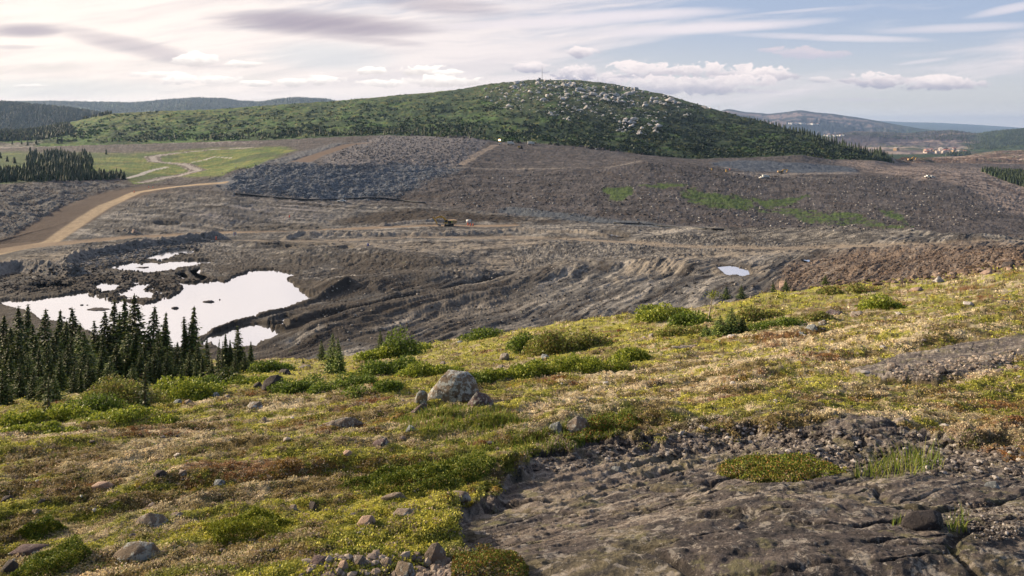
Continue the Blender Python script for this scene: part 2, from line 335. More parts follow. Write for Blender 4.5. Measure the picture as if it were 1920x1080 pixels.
def near_fn(s):
    x, y = Xg[s], Yg[s]; sx, sy = Sx[s], Sy[s]
    b = np.maximum.reduce([bed_main[s], bed_r[s]]) * (1 - moss_in[s])
    n_hum = fbm(sx * 0.55, sy, 2.6, 4, 0.55, 21); n_big = fbm(sx * 0.5, sy, 9, 3, 0.5, 23)
    n_f = fbm(x, y, 0.42, 3, 0.6, 27)
    fade = smooth(y, 40, 10)
    # soft hummocks with steep downhill lips
    n_lip = fbm(sx * 0.35, sy, 1.3, 3, 0.5, 29, True)
    hz = 0.20 * n_hum * (0.5 + 0.5 * fade) + 0.16 * n_lip * smooth(y, 3, 6) * 1.5 + 0.30 * n_big * smooth(y, 3, 14) + 0.035 * n_f + 0.10 * fbm(sx * 0.4, sy, 1.1, 3, 0.5, 31, True) * (0.5 + 0.5 * fade)
    hz = hz + 0.018 * fbm(x, y, 0.12, 3, 0.6, 33) * fade
    # bedrock: foliation ridges swept in long curves, some steps and cracks
    bend = fbm(x, y, 3.0, 2, 0.5, 41) * 0.5
    fx = sx * 0.22 + bend; fy = sy + 0.25 * np.sin(sx * 0.8 + 0.4) + bend
    foli = fbm(fx, fy, 0.62, 5, 0.62, 43, True); st = fbm(fx * 0.8, fy, 1.9, 3, 0.5, 45)
    step = np.abs(((st * 2.4) % 1.0) - 0.5)
    st2 = fbm(fx * 0.5, fy, 1.5, 4, 0.5, 47); joint = smooth(np.abs(((st2 * 5.0) % 1.0) - 0.5), 0.07, 0.0) * smooth(fbm(x, y, 0.8, 3, 0.6, 49), -0.25, 0.15)
    crack = smooth(np.abs(fbm(x * 0.9 + 4, y * 1.2, 1.7, 3, 0.55, 48)), 0.045, 0.0)
    bz = 0.075 * foli + 0.024 * fbm(fx * 1.6, fy, 0.16, 3, 0.6, 44, True) + 0.20 * st + 0.05 * step + 0.024 * fbm(x, y, 0.15, 4, 0.65, 46) - 0.05 * crack - 0.035 * joint
    amp = np.clip(y / 6, 0.55, 1.3) * (1 - 0.6 * smooth(y, 7, 10))
    bgeo = np.maximum.reduce([bed_main[s], bed_r[s]])
    D[s] += np.where(LY[s] <= 8.5, lerp(hz, bz * amp + 0.02, bgeo) * smooth(y, 1.6, 2.1) , 0)
    # colours
    A = fbm(sx * 0.5, sy, 0.95, 5, 0.68, 51); B = fbm(sx * 0.55, sy, 1.4, 6, 0.70, 53); E = fbm(sx * 0.55, sy, 2.4, 5, 0.66, 55); G = fbm(x, y, 0.30, 4, 0.7, 57); H = fbm(x, y, 0.11, 3, 0.7, 58)
    lich = np.array((0.52, 0.44, 0.30)); lich2 = np.array((0.36, 0.31, 0.19)); grn = np.array((0.185, 0.195, 0.035)); ygr = np.array((0.36, 0.34, 0.065)); red = np.array((0.17, 0.068, 0.030)); brn = np.array((0.150, 0.118, 0.050)); drk = np.array((0.035, 0.032, 0.020))
    def mx(c, d, t): return c + (d - c) * t[..., None]
    c = np.ones(x.shape + (3,)) * brn * 1.25
    c = mx(c, lich2, smooth(A + 0.35 * G, -0.10, 0.22))
    c = mx(c, lich, smooth(A + 0.5 * G + 0.30 * pale[s] + 0.10 * smooth(y, 8, 20), 0.14, 0.40) * 0.9)
    c = mx(c, grn, smooth(B + 0.45 * G + 0.22 * dark_g[s] + 0.1 * yellowg[s] + 0.4 * shrub_band[s] + 0.20 * brow[s] - 0.22 * pale[s], -0.04, 0.18) * 0.92)
    c = mx(c, ygr, smooth(B + 0.6 * H + 0.35 * G + 0.20 * yellowg[s] + 0.3 * shrub_band[s] + 0.16 * brow[s] + 0.06 * smooth(y, 8, 20), 0.20, 0.42) * 0.9)
    c = mx(c, red, smooth(E + 0.55 * H + 0.30 * red1[s] + 0.24 * red2[s], 0.30, 0.55) * 0.7)
    c = mx(c, drk, smooth(-H - 0.6 * G - 0.3 * A, 0.40, 0.70) * 0.8)
    c = mx(c, np.array((0.07, 0.10, 0.02)), dark_g[s] * 0.5)
    # thin gravelly soil
    gsoil = mx(np.ones(x.shape + (3,)) * np.array((0.060, 0.045, 0.036)), np.array((0.33, 0.30, 0.27)), smooth(H + 0.6 * G, 0.18, 0.42))
    c = mx(c, gsoil, gravel[s] * smooth(A + B, -0.15, 0.25) * 0.85)
    # bedrock
    r1 = fbm(fx * 0.8, fy, 0.55, 6, 0.72, 61); r2 = fbm(fx * 2.2, fy, 0.14, 5, 0.75, 63); r3 = fbm(x, y, 0.7, 4, 0.6, 65)
    bc = mx(np.ones(x.shape + (3,)) * np.array((0.115, 0.097, 0.095)), np.array((0.235, 0.200, 0.180)), smooth(r1 + 0.4 * r2, -0.2, 0.35))
    bc = mx(bc, np.array((0.23, 0.205, 0.105)), smooth(r3 + 0.3 * r2, 0.12, 0.35) * 0.55)
    bc = mx(bc, np.array((0.56, 0.49, 0.42)), smooth(r2 + 0.5 * r1, 0.26, 0.46) * 0.8)
    bc = mx(bc, np.array((0.045, 0.042, 0.048)), smooth(-r2 - 0.6 * r1, 0.22, 0.45) * 0.8)
    bc = mx(bc, np.array((0.30, 0.245, 0.205)), smooth(Ug[s], 1350, 1050) * smooth(r1 + 0.4 * r2, -0.3, 0.3) * 0.55)  # left side of the slab lightened: its sunlit tone painted in
    bc = mx(bc, np.array((0.035, 0.03, 0.028)), np.maximum(crack, joint * 0.8) * 0.7)
    bm = smooth(b + 0.35 * r2 + 0.25 * A * (b > 0.05), 0.42, 0.60)
    c = mx(c, bc, bm)
    BED[s] = bm * (LY[s] <= 8.5)
    nz = (LY[s] <= 8.5)
    C[s] = np.where(nz[..., None], c, C[s])
zone(near, near_fn)

# --- the mine: floor, benches, dumps
R_road = stroke([(-60, 476), (0, 474), (95, 455), (142, 422), (198, 386), (256, 361), (330, 350), (420, 343)], [7, 7, 6.5, 7, 7, 6.5, 6.5, 6], 9, 17)
R_ramp = pmask([(-60, 466), (20, 446), (80, 408), (132, 380), (190, 361), (258, 350), (330, 347), (300, 358), (225, 380), (165, 420), (110, 452), (0, 475), (-60, 480)], 3, 2, 9, 17)
R_cross = stroke([(-40, 478), (60, 462), (180, 452), (320, 442), (430, 436), (560, 435), (700, 428), (820, 424), (960, 424)], 3.2, 9, 17)
R_cross2 = stroke([(430, 452), (600, 452), (760, 446), (960, 446), (1120, 452), (1300, 464), (1450, 466), (1600, 462), (1760, 460), (1960, 453)], [2.5, 3, 3.5, 3.5, 3.5, 3.5, 3, 3, 3.2, 3.2], 9, 13, 1.0)
R_pit = stroke([(560, 305), (590, 293), (630, 280), (655, 272), (690, 268)], [8, 7, 7, 7, 6], 14, 17.5)
R_mead = stroke([(262, 350), (322, 332), (372, 320), (345, 308), (290, 303), (285, 295), (330, 288), (400, 281), (470, 276)], [3, 5, 5.5, 5, 5, 6, 5, 5, 5], 15, 17)
R_top = stroke([(-40, 279), (60, 275), (200, 270), (330, 267), (480, 268)], 9, 16, 17.6)
R_bench = stroke([(845, 317), (960, 318), (1080, 316), (1150, 313), (1200, 303)], 2.6, 15, 17.5)
R_benchd = stroke([(865, 310), (885, 297), (905, 284), (930, 273)], 3.0, 15, 17.8)
R_right = stroke([(1290, 306), (1400, 322), (1500, 334), (1560, 334)], 2.5, 14, 17)
R_ledge = stroke([(1380, 326), (1440, 328), (1540, 326), (1600, 325)], 7, 14, 17.5); R_str = np.minimum(stroke([(237, 334), (262, 328), (285, 320), (312, 314)], 2.4, 14, 17), stroke([(362, 305), (385, 300), (402, 295), (432, 297)], 1.6, 14, 17)); R_top2 = stroke([(-40, 278), (60, 275.5), (200, 270.5), (330, 267.5), (430, 266)], 3, 16, 17.6)
R_up = stroke([(1680, 318), (1760, 328), (1850, 340), (1930, 372)], 6, 14, 17.5)
berm1 = stroke([(120, 500), (150, 484), (215, 472), (290, 461), (360, 452), (410, 448)], 4.0, 9, 13, 1.0)
berm2 = stroke([(-60, 530), (0, 512), (40, 505), (90, 512), (140, 516)], 5.0, 9, 13, 1.0)
berm3 = stroke([(440, 437), (560, 437), (640, 431), (760, 421), (830, 416)], 2.2, 9, 13.5, .5)
bermL = stroke([(500, 460), (560, 444), (700, 444), (820, 443), (960, 437), (1080, 438), (1140, 444)], 2.2, 9, 13.5, .8)
bank = stroke([(405, 622), (440, 606), (500, 590), (560, 575), (600, 560), (650, 545)], 2.4, 9, 13, .6)
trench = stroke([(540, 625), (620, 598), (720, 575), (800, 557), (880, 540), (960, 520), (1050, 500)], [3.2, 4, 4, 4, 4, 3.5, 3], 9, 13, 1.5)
ridge_s = stroke([(600, 620), (700, 590), (800, 572), (900, 552), (1000, 530), (1100, 505)], 9, 9, 13, 3)
mound1 = stroke([(600, 480), (700, 485), (800, 500)], 11, 9, 13, 2)
mound2 = stroke([(640, 540), (760, 530), (860, 520)], 9, 9, 13, 2)
mound3 = stroke([(1200, 497), (1300, 507)], 7, 9, 13, 2)
pile = stroke([(497, 461), (500, 461)], 5, 9, 13)
rub = pmask([(400, 352), (432, 325), (460, 312), (520, 304), (600, 306), (660, 312), (740, 304), (860, 314), (800, 335), (760, 360), (730, 372), (640, 372), (560, 370), (470, 362)], 12, 26, 13.2, 16.4)
updump = pmask([(600, 300), (640, 282), (690, 262), (720, 253), (880, 255), (915, 265), (880, 295), (842, 315), (740, 306), (640, 312)], 4, 4, 14.9, 17.6)
wall = pmask([(-200, 350), (0, 350), (120, 342), (200, 340), (245, 350), (232, 356), (165, 382), (85, 412), (0, 448), (-200, 466)], 4, 4, 13.5, 16)
wall2 = pmask([(520, 300), (570, 285), (630, 268), (650, 270), (640, 276), (590, 290), (560, 305), (520, 312)], 3, 4, 14.9, 17)
gpatch = np.maximum.reduce([pmask([(1130, 352), (1178, 347), (1190, 362), (1172, 375), (1140, 370)], 5, 16, 13, 16), pmask([(1190, 347), (1260, 343), (1300, 350), (1240, 354)], 4, 10, 13, 16) * .8, pmask([(1270, 362), (1330, 360), (1400, 376), (1410, 398), (1330, 392)], 6, 18, 13, 16),
    pmask([(1385, 372), (1440, 372), (1510, 366), (1500, 378), (1440, 388)], 5, 16, 13, 16), pmask([(1390, 388), (1500, 392), (1620, 410), (1700, 425), (1640, 428), (1500, 412)], 6, 20, 13, 16) * 0.62, pmask([(1636, 388), (1690, 402), (1708, 424), (1670, 412)], 4, 10, 13, 16) * .9])
meadow = np.maximum.reduce([pmask([(-200, 278), (0, 285), (200, 288), (300, 285), (400, 278), (480, 277), (525, 275), (560, 282), (505, 300), (450, 325), (400, 332), (330, 332), (255, 350), (235, 332), (120, 335), (0, 345), (-200, 348)], 4, 4, 14.9, 17.2)])
brownR = pmask([(1430, 560), (1470, 500), (1540, 478), (1640, 468), (1960, 455), (1960, 540), (1440, 580)], 12, 10, 8, 13)
bluefoot = stroke([(960, 395), (1060, 408), (1160, 418), (1280, 430), (1400, 434)], 8, 13, 15.5)
bluewall = pmask([(1330, 305), (1400, 300), (1500, 306), (1600, 315), (1610, 324), (1500, 326), (1400, 322), (1340, 312)], 3, 4, 15, 17.3)
darkpeat = pmask([(620, 415), (700, 402), (760, 392), (860, 396), (960, 406), (1060, 415), (960, 417), (840, 417), (700, 422)], 5, 5, 11.5, 15)
shelf = pmask([(470, 372), (560, 378), (640, 380), (600, 400), (660, 410), (480, 412), (380, 418), (330, 405), (420, 392)], 8, 10, 12.5, 15)
paleR = pmask([(1560, 300), (1620, 296), (1700, 305), (1800, 315), (1960, 322), (1960, 420), (1900, 395), (1860, 380), (1800, 345), (1720, 338), (1660, 328), (1600, 315)], 8, 8, 14.5, 18.5)
palef = np.maximum.reduce([pmask([(480, 460), (560, 452), (760, 455), (960, 450), (1040, 462), (900, 470), (760, 475), (560, 470)], 5, 8, 9, 13), pmask([(1180, 505), (1240, 492), (1330, 492), (1400, 505), (1440, 500), (1430, 520), (1330, 515), (1250, 520), (1150, 530)], 7, 12, 9, 13),
     pmask([(1230, 475), (1420, 465), (1600, 455), (1700, 458), (1500, 480), (1300, 488)], 5, 8, 9, 13) * .8, pmask([(900, 492), (960, 480), (1000, 490), (930, 515), (850, 525)], 5, 8, 9, 13) * .8, pmask([(180, 430), (330, 425), (500, 420), (640, 418), (500, 430), (300, 440)], 4, 6, 9, 13.5) * .6,
     pmask([(0, 488), (100, 475), (220, 462), (160, 480), (60, 500), (0, 505)], 5, 6, 9, 13), pmask([(700, 600), (850, 575), (980, 560), (1040, 550), (950, 590), (780, 620)], 8, 12, 9, 12) * .45])
pondpts = [
 ([(-80, 556), (0, 563), (60, 562), (100, 556), (130, 549), (165, 546), (170, 552), (200, 560), (235, 566), (270, 570), (300, 562), (330, 552), (345, 540), (335, 530), (370, 528), (420, 526), (455, 513), (480, 505), (515, 504), (560, 514), (540, 522), (548, 528), (560, 540), (590, 560), (560, 572), (500, 590), (440, 606), (400, 622), (372, 632), (365, 650), (330, 650), (250, 650), (172, 625), (150, 612), (110, 604), (76, 598), (55, 585), (0, 570), (-80, 565)], -48.25),
 ([(397, 628), (440, 612), (490, 606), (530, 618), (532, 630), (490, 643), (480, 650), (420, 655), (395, 645), (380, 650), (380, 640)], -48.25),
 ([(197, 503), (215, 497), (260, 492), (300, 491), (340, 489), (395, 491), (370, 495), (330, 503), (290, 510), (270, 510), (230, 505)], -48.05),
 ([(270, 483), (300, 477), (312, 469), (350, 464), (372, 473), (340, 476), (325, 481), (300, 487)], -48.0),
 ([(330, 515), (345, 511), (352, 518), (345, 521)], -48.1), ([(355, 507), (375, 504), (372, 513), (388, 518), (380, 525), (370, 520)], -48.1),
 ([(50, 537), (75, 531), (90, 534), (110, 531), (142, 534), (130, 537), (75, 539)], -48.1),
 ([(175, 535), (200, 528), (225, 533), (215, 540), (195, 543)], -48.2), ([(225, 548), (260, 540), (290, 548), (280, 556), (240, 556)], -48.2),
 ([(245, 536), (280, 532), (270, 540), (250, 540)], -48.2),
 ([(1345, 503), (1380, 500), (1402, 501), (1408, 513), (1392, 518), (1365, 514)], None), ([(1130, 438), (1150, 438), (1176, 443), (1160, 443)], None),
 ([(485, 460), (505, 461), (560, 460), (612, 462), (570, 463), (500, 463)], None), ([(625, 469), (650, 465), (660, 468), (645, 471)], None), ([(1382, 451), (1405, 450), (1400, 453)], None),
 ([(440, 427), (520, 428), (600, 427), (520, 430)], None), ([(840, 404), (860, 404), (856, 406)], None), ([(290, 417), (338, 418), (335, 420), (300, 420)], None),
 ([(1505, 487), (1518, 485), (1515, 490)], None), ([(525, 598), (536, 593), (554, 600), (545, 605)], -48.25), ([(505, 612), (530, 605), (540, 612)], -48.25)]
PW = np.zeros(Ug.shape, np.float32); ponds = []
for poly, lev in pondpts:
    p = np.array(poly, float)
    if lev is None:
        cu, cvv = p.mean(0); c = int(np.argmin(np.abs(us - cu))); r = np.where((LY[:, c] > 8) & (LY[:, c] < 16))[0]; i = r[np.argmin(np.abs(Vn[r, c] - cvv))]
        lev = float(Zg[i, c] + D[i, c]) - 0.3
    ponds.append((poly, lev))
def mine_fn(s):
    x, y = Xg[s], Yg[s]; ly = LY[s]
    sel = ((ly > 7.9) & (ly <= 17.6))
    nb = fbm(x, y, 26, 4, 0.5, 101); nm = fbm(x, y, 7, 4, 0.55, 103); nf = fbm(x, y, 2.0, 4, 0.6, 105); nr = fbm(x * 0.35 + y * 0.3, y, 5.0, 4, 0.55, 107, True)
    # tracks: long parallel ruts
    tw = fbm(x, y, 30, 2, 0.5, 109); farf = smooth(y, 240, 310); acr = lerp(x * 0.78 - y * 0.62, y * 1.0 + x * 0.1, farf) + 3.0 * tw; alo = lerp(x * 0.62 + y * 0.78, x, farf)
    rut = fbm(alo * 0.10, acr, 2.6, 4, 0.6, 111, True)
    # fluvial / dozer grooves
    gr = np.sin((x * 0.9 - y * 0.5 + 9 * tw + 3 * nm) * 1.1) * smooth(nb, 0.0, 0.35)
    floor_ = ly < 12.2
    flat = np.clip(np.maximum.reduce([1 - smooth(R_road[s], 0.8, 1.5), R_ramp[s], 1 - smooth(R_cross[s], 0.8, 1.8), 1 - smooth(R_cross2[s], 0.7, 1.6), 1 - smooth(R_pit[s], 0.8, 1.2)]), 0, 1)
    pondarea = smooth(x, 20, -40) * smooth(y, 320, 260) * floor_
    d = np.where(floor_, (1 - 0.75 * pondarea) * (1.0 * nb + 0.35 * nm) + 0.12 * nf + 0.85 * rut + 0.15 * gr + 0.15 * nr * (1 - pondarea), 0.7 * nb + 0.5 * nm + 0.33 * nf + 0.3 * nr)
    d = d + np.where(floor_, (smooth(ridge_s[s], 2.0, 0) * 2.6 + smooth(mound1[s], 1.8, 0) * 3.0 + smooth(mound2[s], 1.7, 0) * 2.4 + smooth(mound3[s], 1.6, 0) * 2.0), 0)
    d = d + smooth(berm1[s], 1, 0) * (2.6 + 0.8 * nf) + smooth(berm2[s], 1, 0) * (3.2 + 0.8 * nf) + smooth(berm3[s], 1, 0) * 1.3 + smooth(bermL[s], 1, 0) * (1.3 + 0.6 * nf) + smooth(bank[s], 1.2, 0) * 1.6 + smooth(pile[s], 1.6, 0) * 4.5
    d = d - smooth(trench[s], 1.6, 0.1) * 3.2
    d = d + rub[s] * (0.5 * nm + 0.2 * nf + 0.3) + updump[s] * (0.3 * nm + 0.2 * nf)
    wr = fbm(x * 1.0 + y * 0.2, y * 0.15, 8, 4, 0.6, 113, True)
    d = d + wall[s] * (0.8 * wr + 0.3 * nm) + wall2[s] * (1.2 * wr) + bluewall[s] * 1.0 * wr
    d = np.where(meadow[s] > 0.5, 0.5 * nb + 0.3 * nf, d)
    d = d * (1 - 0.85 * flat) 
    D[s] += np.where(sel, d * smooth(ly, 8.0, 9.3) * (1 - smooth(ly, 16.95, 17.05)), 0)
    # ---- colours
    def mx(c, dd, t): return c + (np.asarray(dd) - c) * t[..., None]
    h1 = fbm(x, y, 3.2, 5, 0.7, 121); h2 = fbm(x, y, 14, 4, 0.6, 123); h3 = fbm(alo * 0.12, acr, 5, 5, 0.68, 125)
    c = mx(np.ones(x.shape + (3,)) * np.array((0.074, 0.073, 0.075)), (0.175, 0.169, 0.163), smooth(h2 + 0.5 * h1, -0.3, 0.45))
    c = mx(c, (0.36, 0.335, 0.305), smooth(h3 + 0.4 * h1, 0.14, 0.5) * 0.85)
    c = mx(c, (0.044, 0.037, 0.034), smooth(-h3 - 0.4 * h1, 0.14, 0.42) * 0.85)
    
    c = mx(c, (0.115, 0.09, 0.065), np.maximum(smooth(ridge_s[s], 1.6, 0.6), 0) * 0.2)
    dk = pondarea * smooth(h2 + h1 * 0.5, -0.35, 0.1)
    c = mx(c, (0.045, 0.036, 0.030), dk * 0.85)
    c = mx(c, (0.028, 0.022, 0.018), smooth(trench[s] + 0.4 * h1, 1.6, 0.9) * 0.9)  # shadow of the cut bank, painted dark along the trench
    # dump slope
    slope = smooth(ly, 13.6, 14.1)
    ds = mx(np.ones(x.shape + (3,)) * np.array((0.070, 0.064, 0.067)), (0.122, 0.112, 0.116), smooth(h2 + 0.6 * h1, -0.3, 0.4))
    ds = mx(ds, (0.048, 0.043, 0.044), smooth(-h3 - .3 * h1, 0.05, 0.35) * 0.7)
    ds = mx(ds, (0.085, 0.064, 0.053), smooth(h3 - 0.3 * h1, 0.1, 0.4) * 0.6)
    ds = mx(ds, (0.16, 0.178, 0.21), rub[s] * 0.85)
    ds = mx(ds, (0.19, 0.18, 0.19), updump[s] * 0.85)
    c = mx(c, ds, slope)
    shf = shelf[s]; c = mx(c, (0.125, 0.12, 0.118), shf * smooth(h1 + h2, -0.3, 0.3)); c = mx(c, (0.27, 0.25, 0.25), shf * smooth(h3 + h1 * .4, 0.1, 0.35) * 0.8)
    c = mx(c, (0.155, 0.152, 0.152), wall[s] * smooth(h1 + nm, -0.3, 0.3)); c = mx(c, (0.065, 0.065, 0.07), wall[s] * smooth(-wr - 0.3 * h1, -0.05, 0.2) * 0.7)
    c = mx(c, (0.115, 0.125, 0.145), wall2[s] * 0.9); c = mx(c, (0.080, 0.098, 0.130), bluewall[s]); c = mx(c, (0.24, 0.215, 0.20), (1 - smooth(R_ledge[s], 0.6, 1.2)) * 0.85)
    c = mx(c, (0.105, 0.125, 0.150), smooth(bluefoot[s], 1.1, 0.7) * 0.8)
    c = mx(c, (0.040, 0.028, 0.020), darkpeat[s] * 0.85)
    c = mx(c, (0.19, 0.135, 0.098), brownR[s] * smooth(h1, -0.5, 0.2) * 0.75)
    c = mx(c, (0.10, 0.065, 0.05), brownR[s] * smooth(-h1 - 0.3 * nf, 0.15, 0.4) * 0.7)
    c = mx(c, (0.34, 0.275, 0.24), paleR[s] * smooth(h3 + 0.6 * h2, -0.45, 0.2) * 0.9)
    c = mx(c, (0.12, 0.085, 0.065), paleR[s] * smooth(-h3, 0.15, 0.4) * 0.7)
    for bb, cc in ((berm1, (0.215, 0.20, 0.19)), (berm2, (0.215, 0.20, 0.19)), (berm3, (0.22, 0.205, 0.195)), (bermL, (0.25, 0.225, 0.20)), (pile, (0.10, 0.09, 0.085))):
        c = mx(c, cc, smooth(bb[s], 1.15, 0.8) * smooth(h1, -0.6, 0.0) * 0.9)
    c = mx(c, (0.040, 0.033, 0.028), smooth(bank[s], 1.4, 0.8) * 0.8)
    # worn pale flats, and a sunlit ridge with its brightness painted in
    for pm_, cc in ((palef, (0.27, 0.235, 0.195)),):
        c = mx(c, cc, pm_[s] * smooth(h3 + 0.6 * h1, -0.35, 0.25) * 0.85)
    # roads
    c = mx(c, (0.095, 0.066, 0.052), R_ramp[s] * 0.95)
    c = mx(c, (0.42, 0.32, 0.21), (1 - smooth(R_road[s], 0.32, 0.58)) * (0.8 + 0.2 * smooth(h1, -0.3, 0.2)))
    c = mx(c, (0.27, 0.20, 0.14), (1 - smooth(R_cross[s], 0.8, 1.4)) * 0.9)
    c = mx(c, (0.27, 0.225, 0.18), (1 - smooth(R_cross2[s], 0.7, 1.4)) * 0.85 * smooth(h3, -0.6, 0))
    c = mx(c, (0.135, 0.092, 0.068), (1 - smooth(R_pit[s], 0.8, 1.0)) * 0.9)
    c = mx(c, (0.25, 0.225, 0.205), (1 - smooth(R_bench[s], 0.7, 1.2)) * 0.8); c = mx(c, (0.33, 0.27, 0.22), (1 - smooth(R_benchd[s], 0.7, 1.2)) * 0.8); c = mx(c, (0.24, 0.22, 0.20), (1 - smooth(R_right[s], 0.7, 1.2)) * 0.7)
    c = mx(c, (0.11, 0.08, 0.07), (1 - smooth(R_up[s], 0.7, 1.2)) * 0.8)
    # green
    gp = smooth(gpatch[s] + 0.5 * h1 + 0.4 * h3 * (gpatch[s] > 0.02), 0.28, 0.62)
    c = mx(c, mx(np.ones(x.shape + (3,)) * np.array((0.045, 0.085, 0.020)), (0.09, 0.14, 0.032), smooth(h1, -0.2, 0.3)), gp * smooth(h2 + 0.6 * h1, -0.8, -0.1) * 0.92)
    mc = mx(np.ones(x.shape + (3,)) * np.array((0.095, 0.150, 0.035)), (0.21, 0.22, 0.055), smooth(h2 + 0.3 * h3, -0.1, 0.4))
    mc = mx(mc, (0.045, 0.085, 0.03), smooth(fbm(x, y, 60, 3, 0.5, 131) + 0.3 * h2 + 0.35 * smooth(Ug[s], 230, 120) - 0.25 * smooth(Ug[s], 230, 330), -0.05, 0.2) * 0.85)  # dark green at left; the sunlit tone at right is painted in
    mc = mx(mc, (0.13, 0.10, 0.06), smooth(h3 + 0.4 * h1, 0.25, 0.45) * 0.5)
    c = mx(c, mc, meadow[s] * 0.97)
    c = mx(c, mx(np.ones(x.shape + (3,)) * np.array((0.12, 0.10, 0.095)), (0.36, 0.33, 0.31), smooth(h1, 0.05, 0.3)), (1 - smooth(R_mead[s], 0.9, 1.25)) * 0.95)
    c = mx(c, (0.40, 0.37, 0.35), (1 - smooth(R_mead[s], 0.3, 0.6)) * 0.75); c = mx(c, (0.45, 0.43, 0.41), (1 - smooth(R_str[s], 0.6, 1.0)))
    c = mx(c, mx(np.ones(x.shape + (3,)) * np.array((0.115, 0.095, 0.095)), (0.25, 0.23, 0.23), smooth(h1, 0.0, 0.3)), (1 - smooth(R_top[s], 1.0, 1.5)) * 0.95)
    c = mx(c, (0.36, 0.31, 0.29), (1 - smooth(R_top2[s], 0.6, 1.1)) * 0.8)
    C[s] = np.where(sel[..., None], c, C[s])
zone((LY > 7.9) & (LY <= 17.6), mine_fn)

# --- the green hill
hillmask = smooth(LY, 16.97, 17.03) * (LY < 20.6)
quarry = pmask([(1672, 330), (1672, 303), (1690, 298), (1760, 292), (1800, 290), (1830, 284), (1870, 278), (2300, 270), (2300, 330)], 3, 2, 16.5, 20)
low_l = pmask([(-400, 262), (-400, 300), (50, 285), (80, 265), (130, 255), (60, 250)], 4, 5, 16.9, 19.0)
def hill_fn(s):
    x, y = Xg[s], Yg[s]; ly = LY[s]; sel = hillmask[s] > 0
    def mx(c, dd, t): return c + (np.asarray(dd) - c) * t[..., None]
    nb = fbm(x, y, 170, 4, 0.5, 201); nm = fbm(x, y, 34, 4, 0.55, 203); nf = fbm(x, y, 9, 4, 0.6, 205)
    edge = 1 - 0.85 * smooth(ly, 18.75, 19.0)
    d = (7 * nb + 3.4 * nm) * edge * smooth(ly, 17.0, 17.35) + 1.2 * nf
    D[s] += np.where(sel, d * hillmask[s], 0)
    h1 = fbm(x, y, 12, 5, 0.7, 221); h2 = fbm(x, y, 70, 4, 0.6, 223); u = Ug[s]; v = Vn[s]
    c = mx(np.ones(x.shape + (3,)) * np.array((0.030, 0.064, 0.022)), (0.058, 0.104, 0.032), smooth(h2 + 0.5 * h1, -0.25, 0.4))
    c = mx(c, (0.105, 0.112, 0.038), smooth(h1 + 0.4 * h2 + 0.22 * smooth(v, 230, 160), 0.18, 0.5) * 0.8)
    c = mx(c, (0.075, 0.150, 0.035), smooth(h2 - 0.2 * h1 + 0.35 * smooth(u, 760, 300), 0.20, 0.5) * 0.85)
    c = mx(c, (0.17, 0.18, 0.05), smooth(h1 + 0.45 * smooth(u, 900, 150) * smooth(v, 255, 215), 0.26, 0.55) * 0.8)  # sunlight on the left flank painted in as yellow-green
    top = smooth(v, 235, 185) * smooth(u, 820, 960) * smooth(u, 1450, 1250)
    c = mx(c, (0.085, 0.068, 0.045), top * smooth(h1, -0.2, 0.3) * 0.5)
    c = c * lerp(1.0, 0.62, smooth(u, 850, 1180) * smooth(v, 170, 215))[..., None]  # right face darkened: darker conifer and birch, plus its shade painted in
    q = quarry[s]
    qc = mx(np.ones(x.shape + (3,)) * np.array((0.15, 0.105, 0.085)), (0.36, 0.29, 0.25), smooth(fbm(x * 0.2, y, 60, 4, 0.6, 225) + 0.4 * h1, 0.0, 0.3))
    qc = mx(qc, (0.05, 0.075, 0.03), smooth(h2, 0.25, 0.4) * 0.6)
    c = mx(c, qc, q)
    c = mx(c, mx(np.ones(x.shape + (3,)) * np.array((0.16, 0.14, 0.14)), (0.27, 0.25, 0.24), smooth(h1, -0.1, 0.3)), low_l[s] * smooth(ly, 17.9, 17.2) * 0.8)
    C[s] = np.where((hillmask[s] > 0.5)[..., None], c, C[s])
zone((LY > 16.9) & (LY < 20.6), hill_fn)

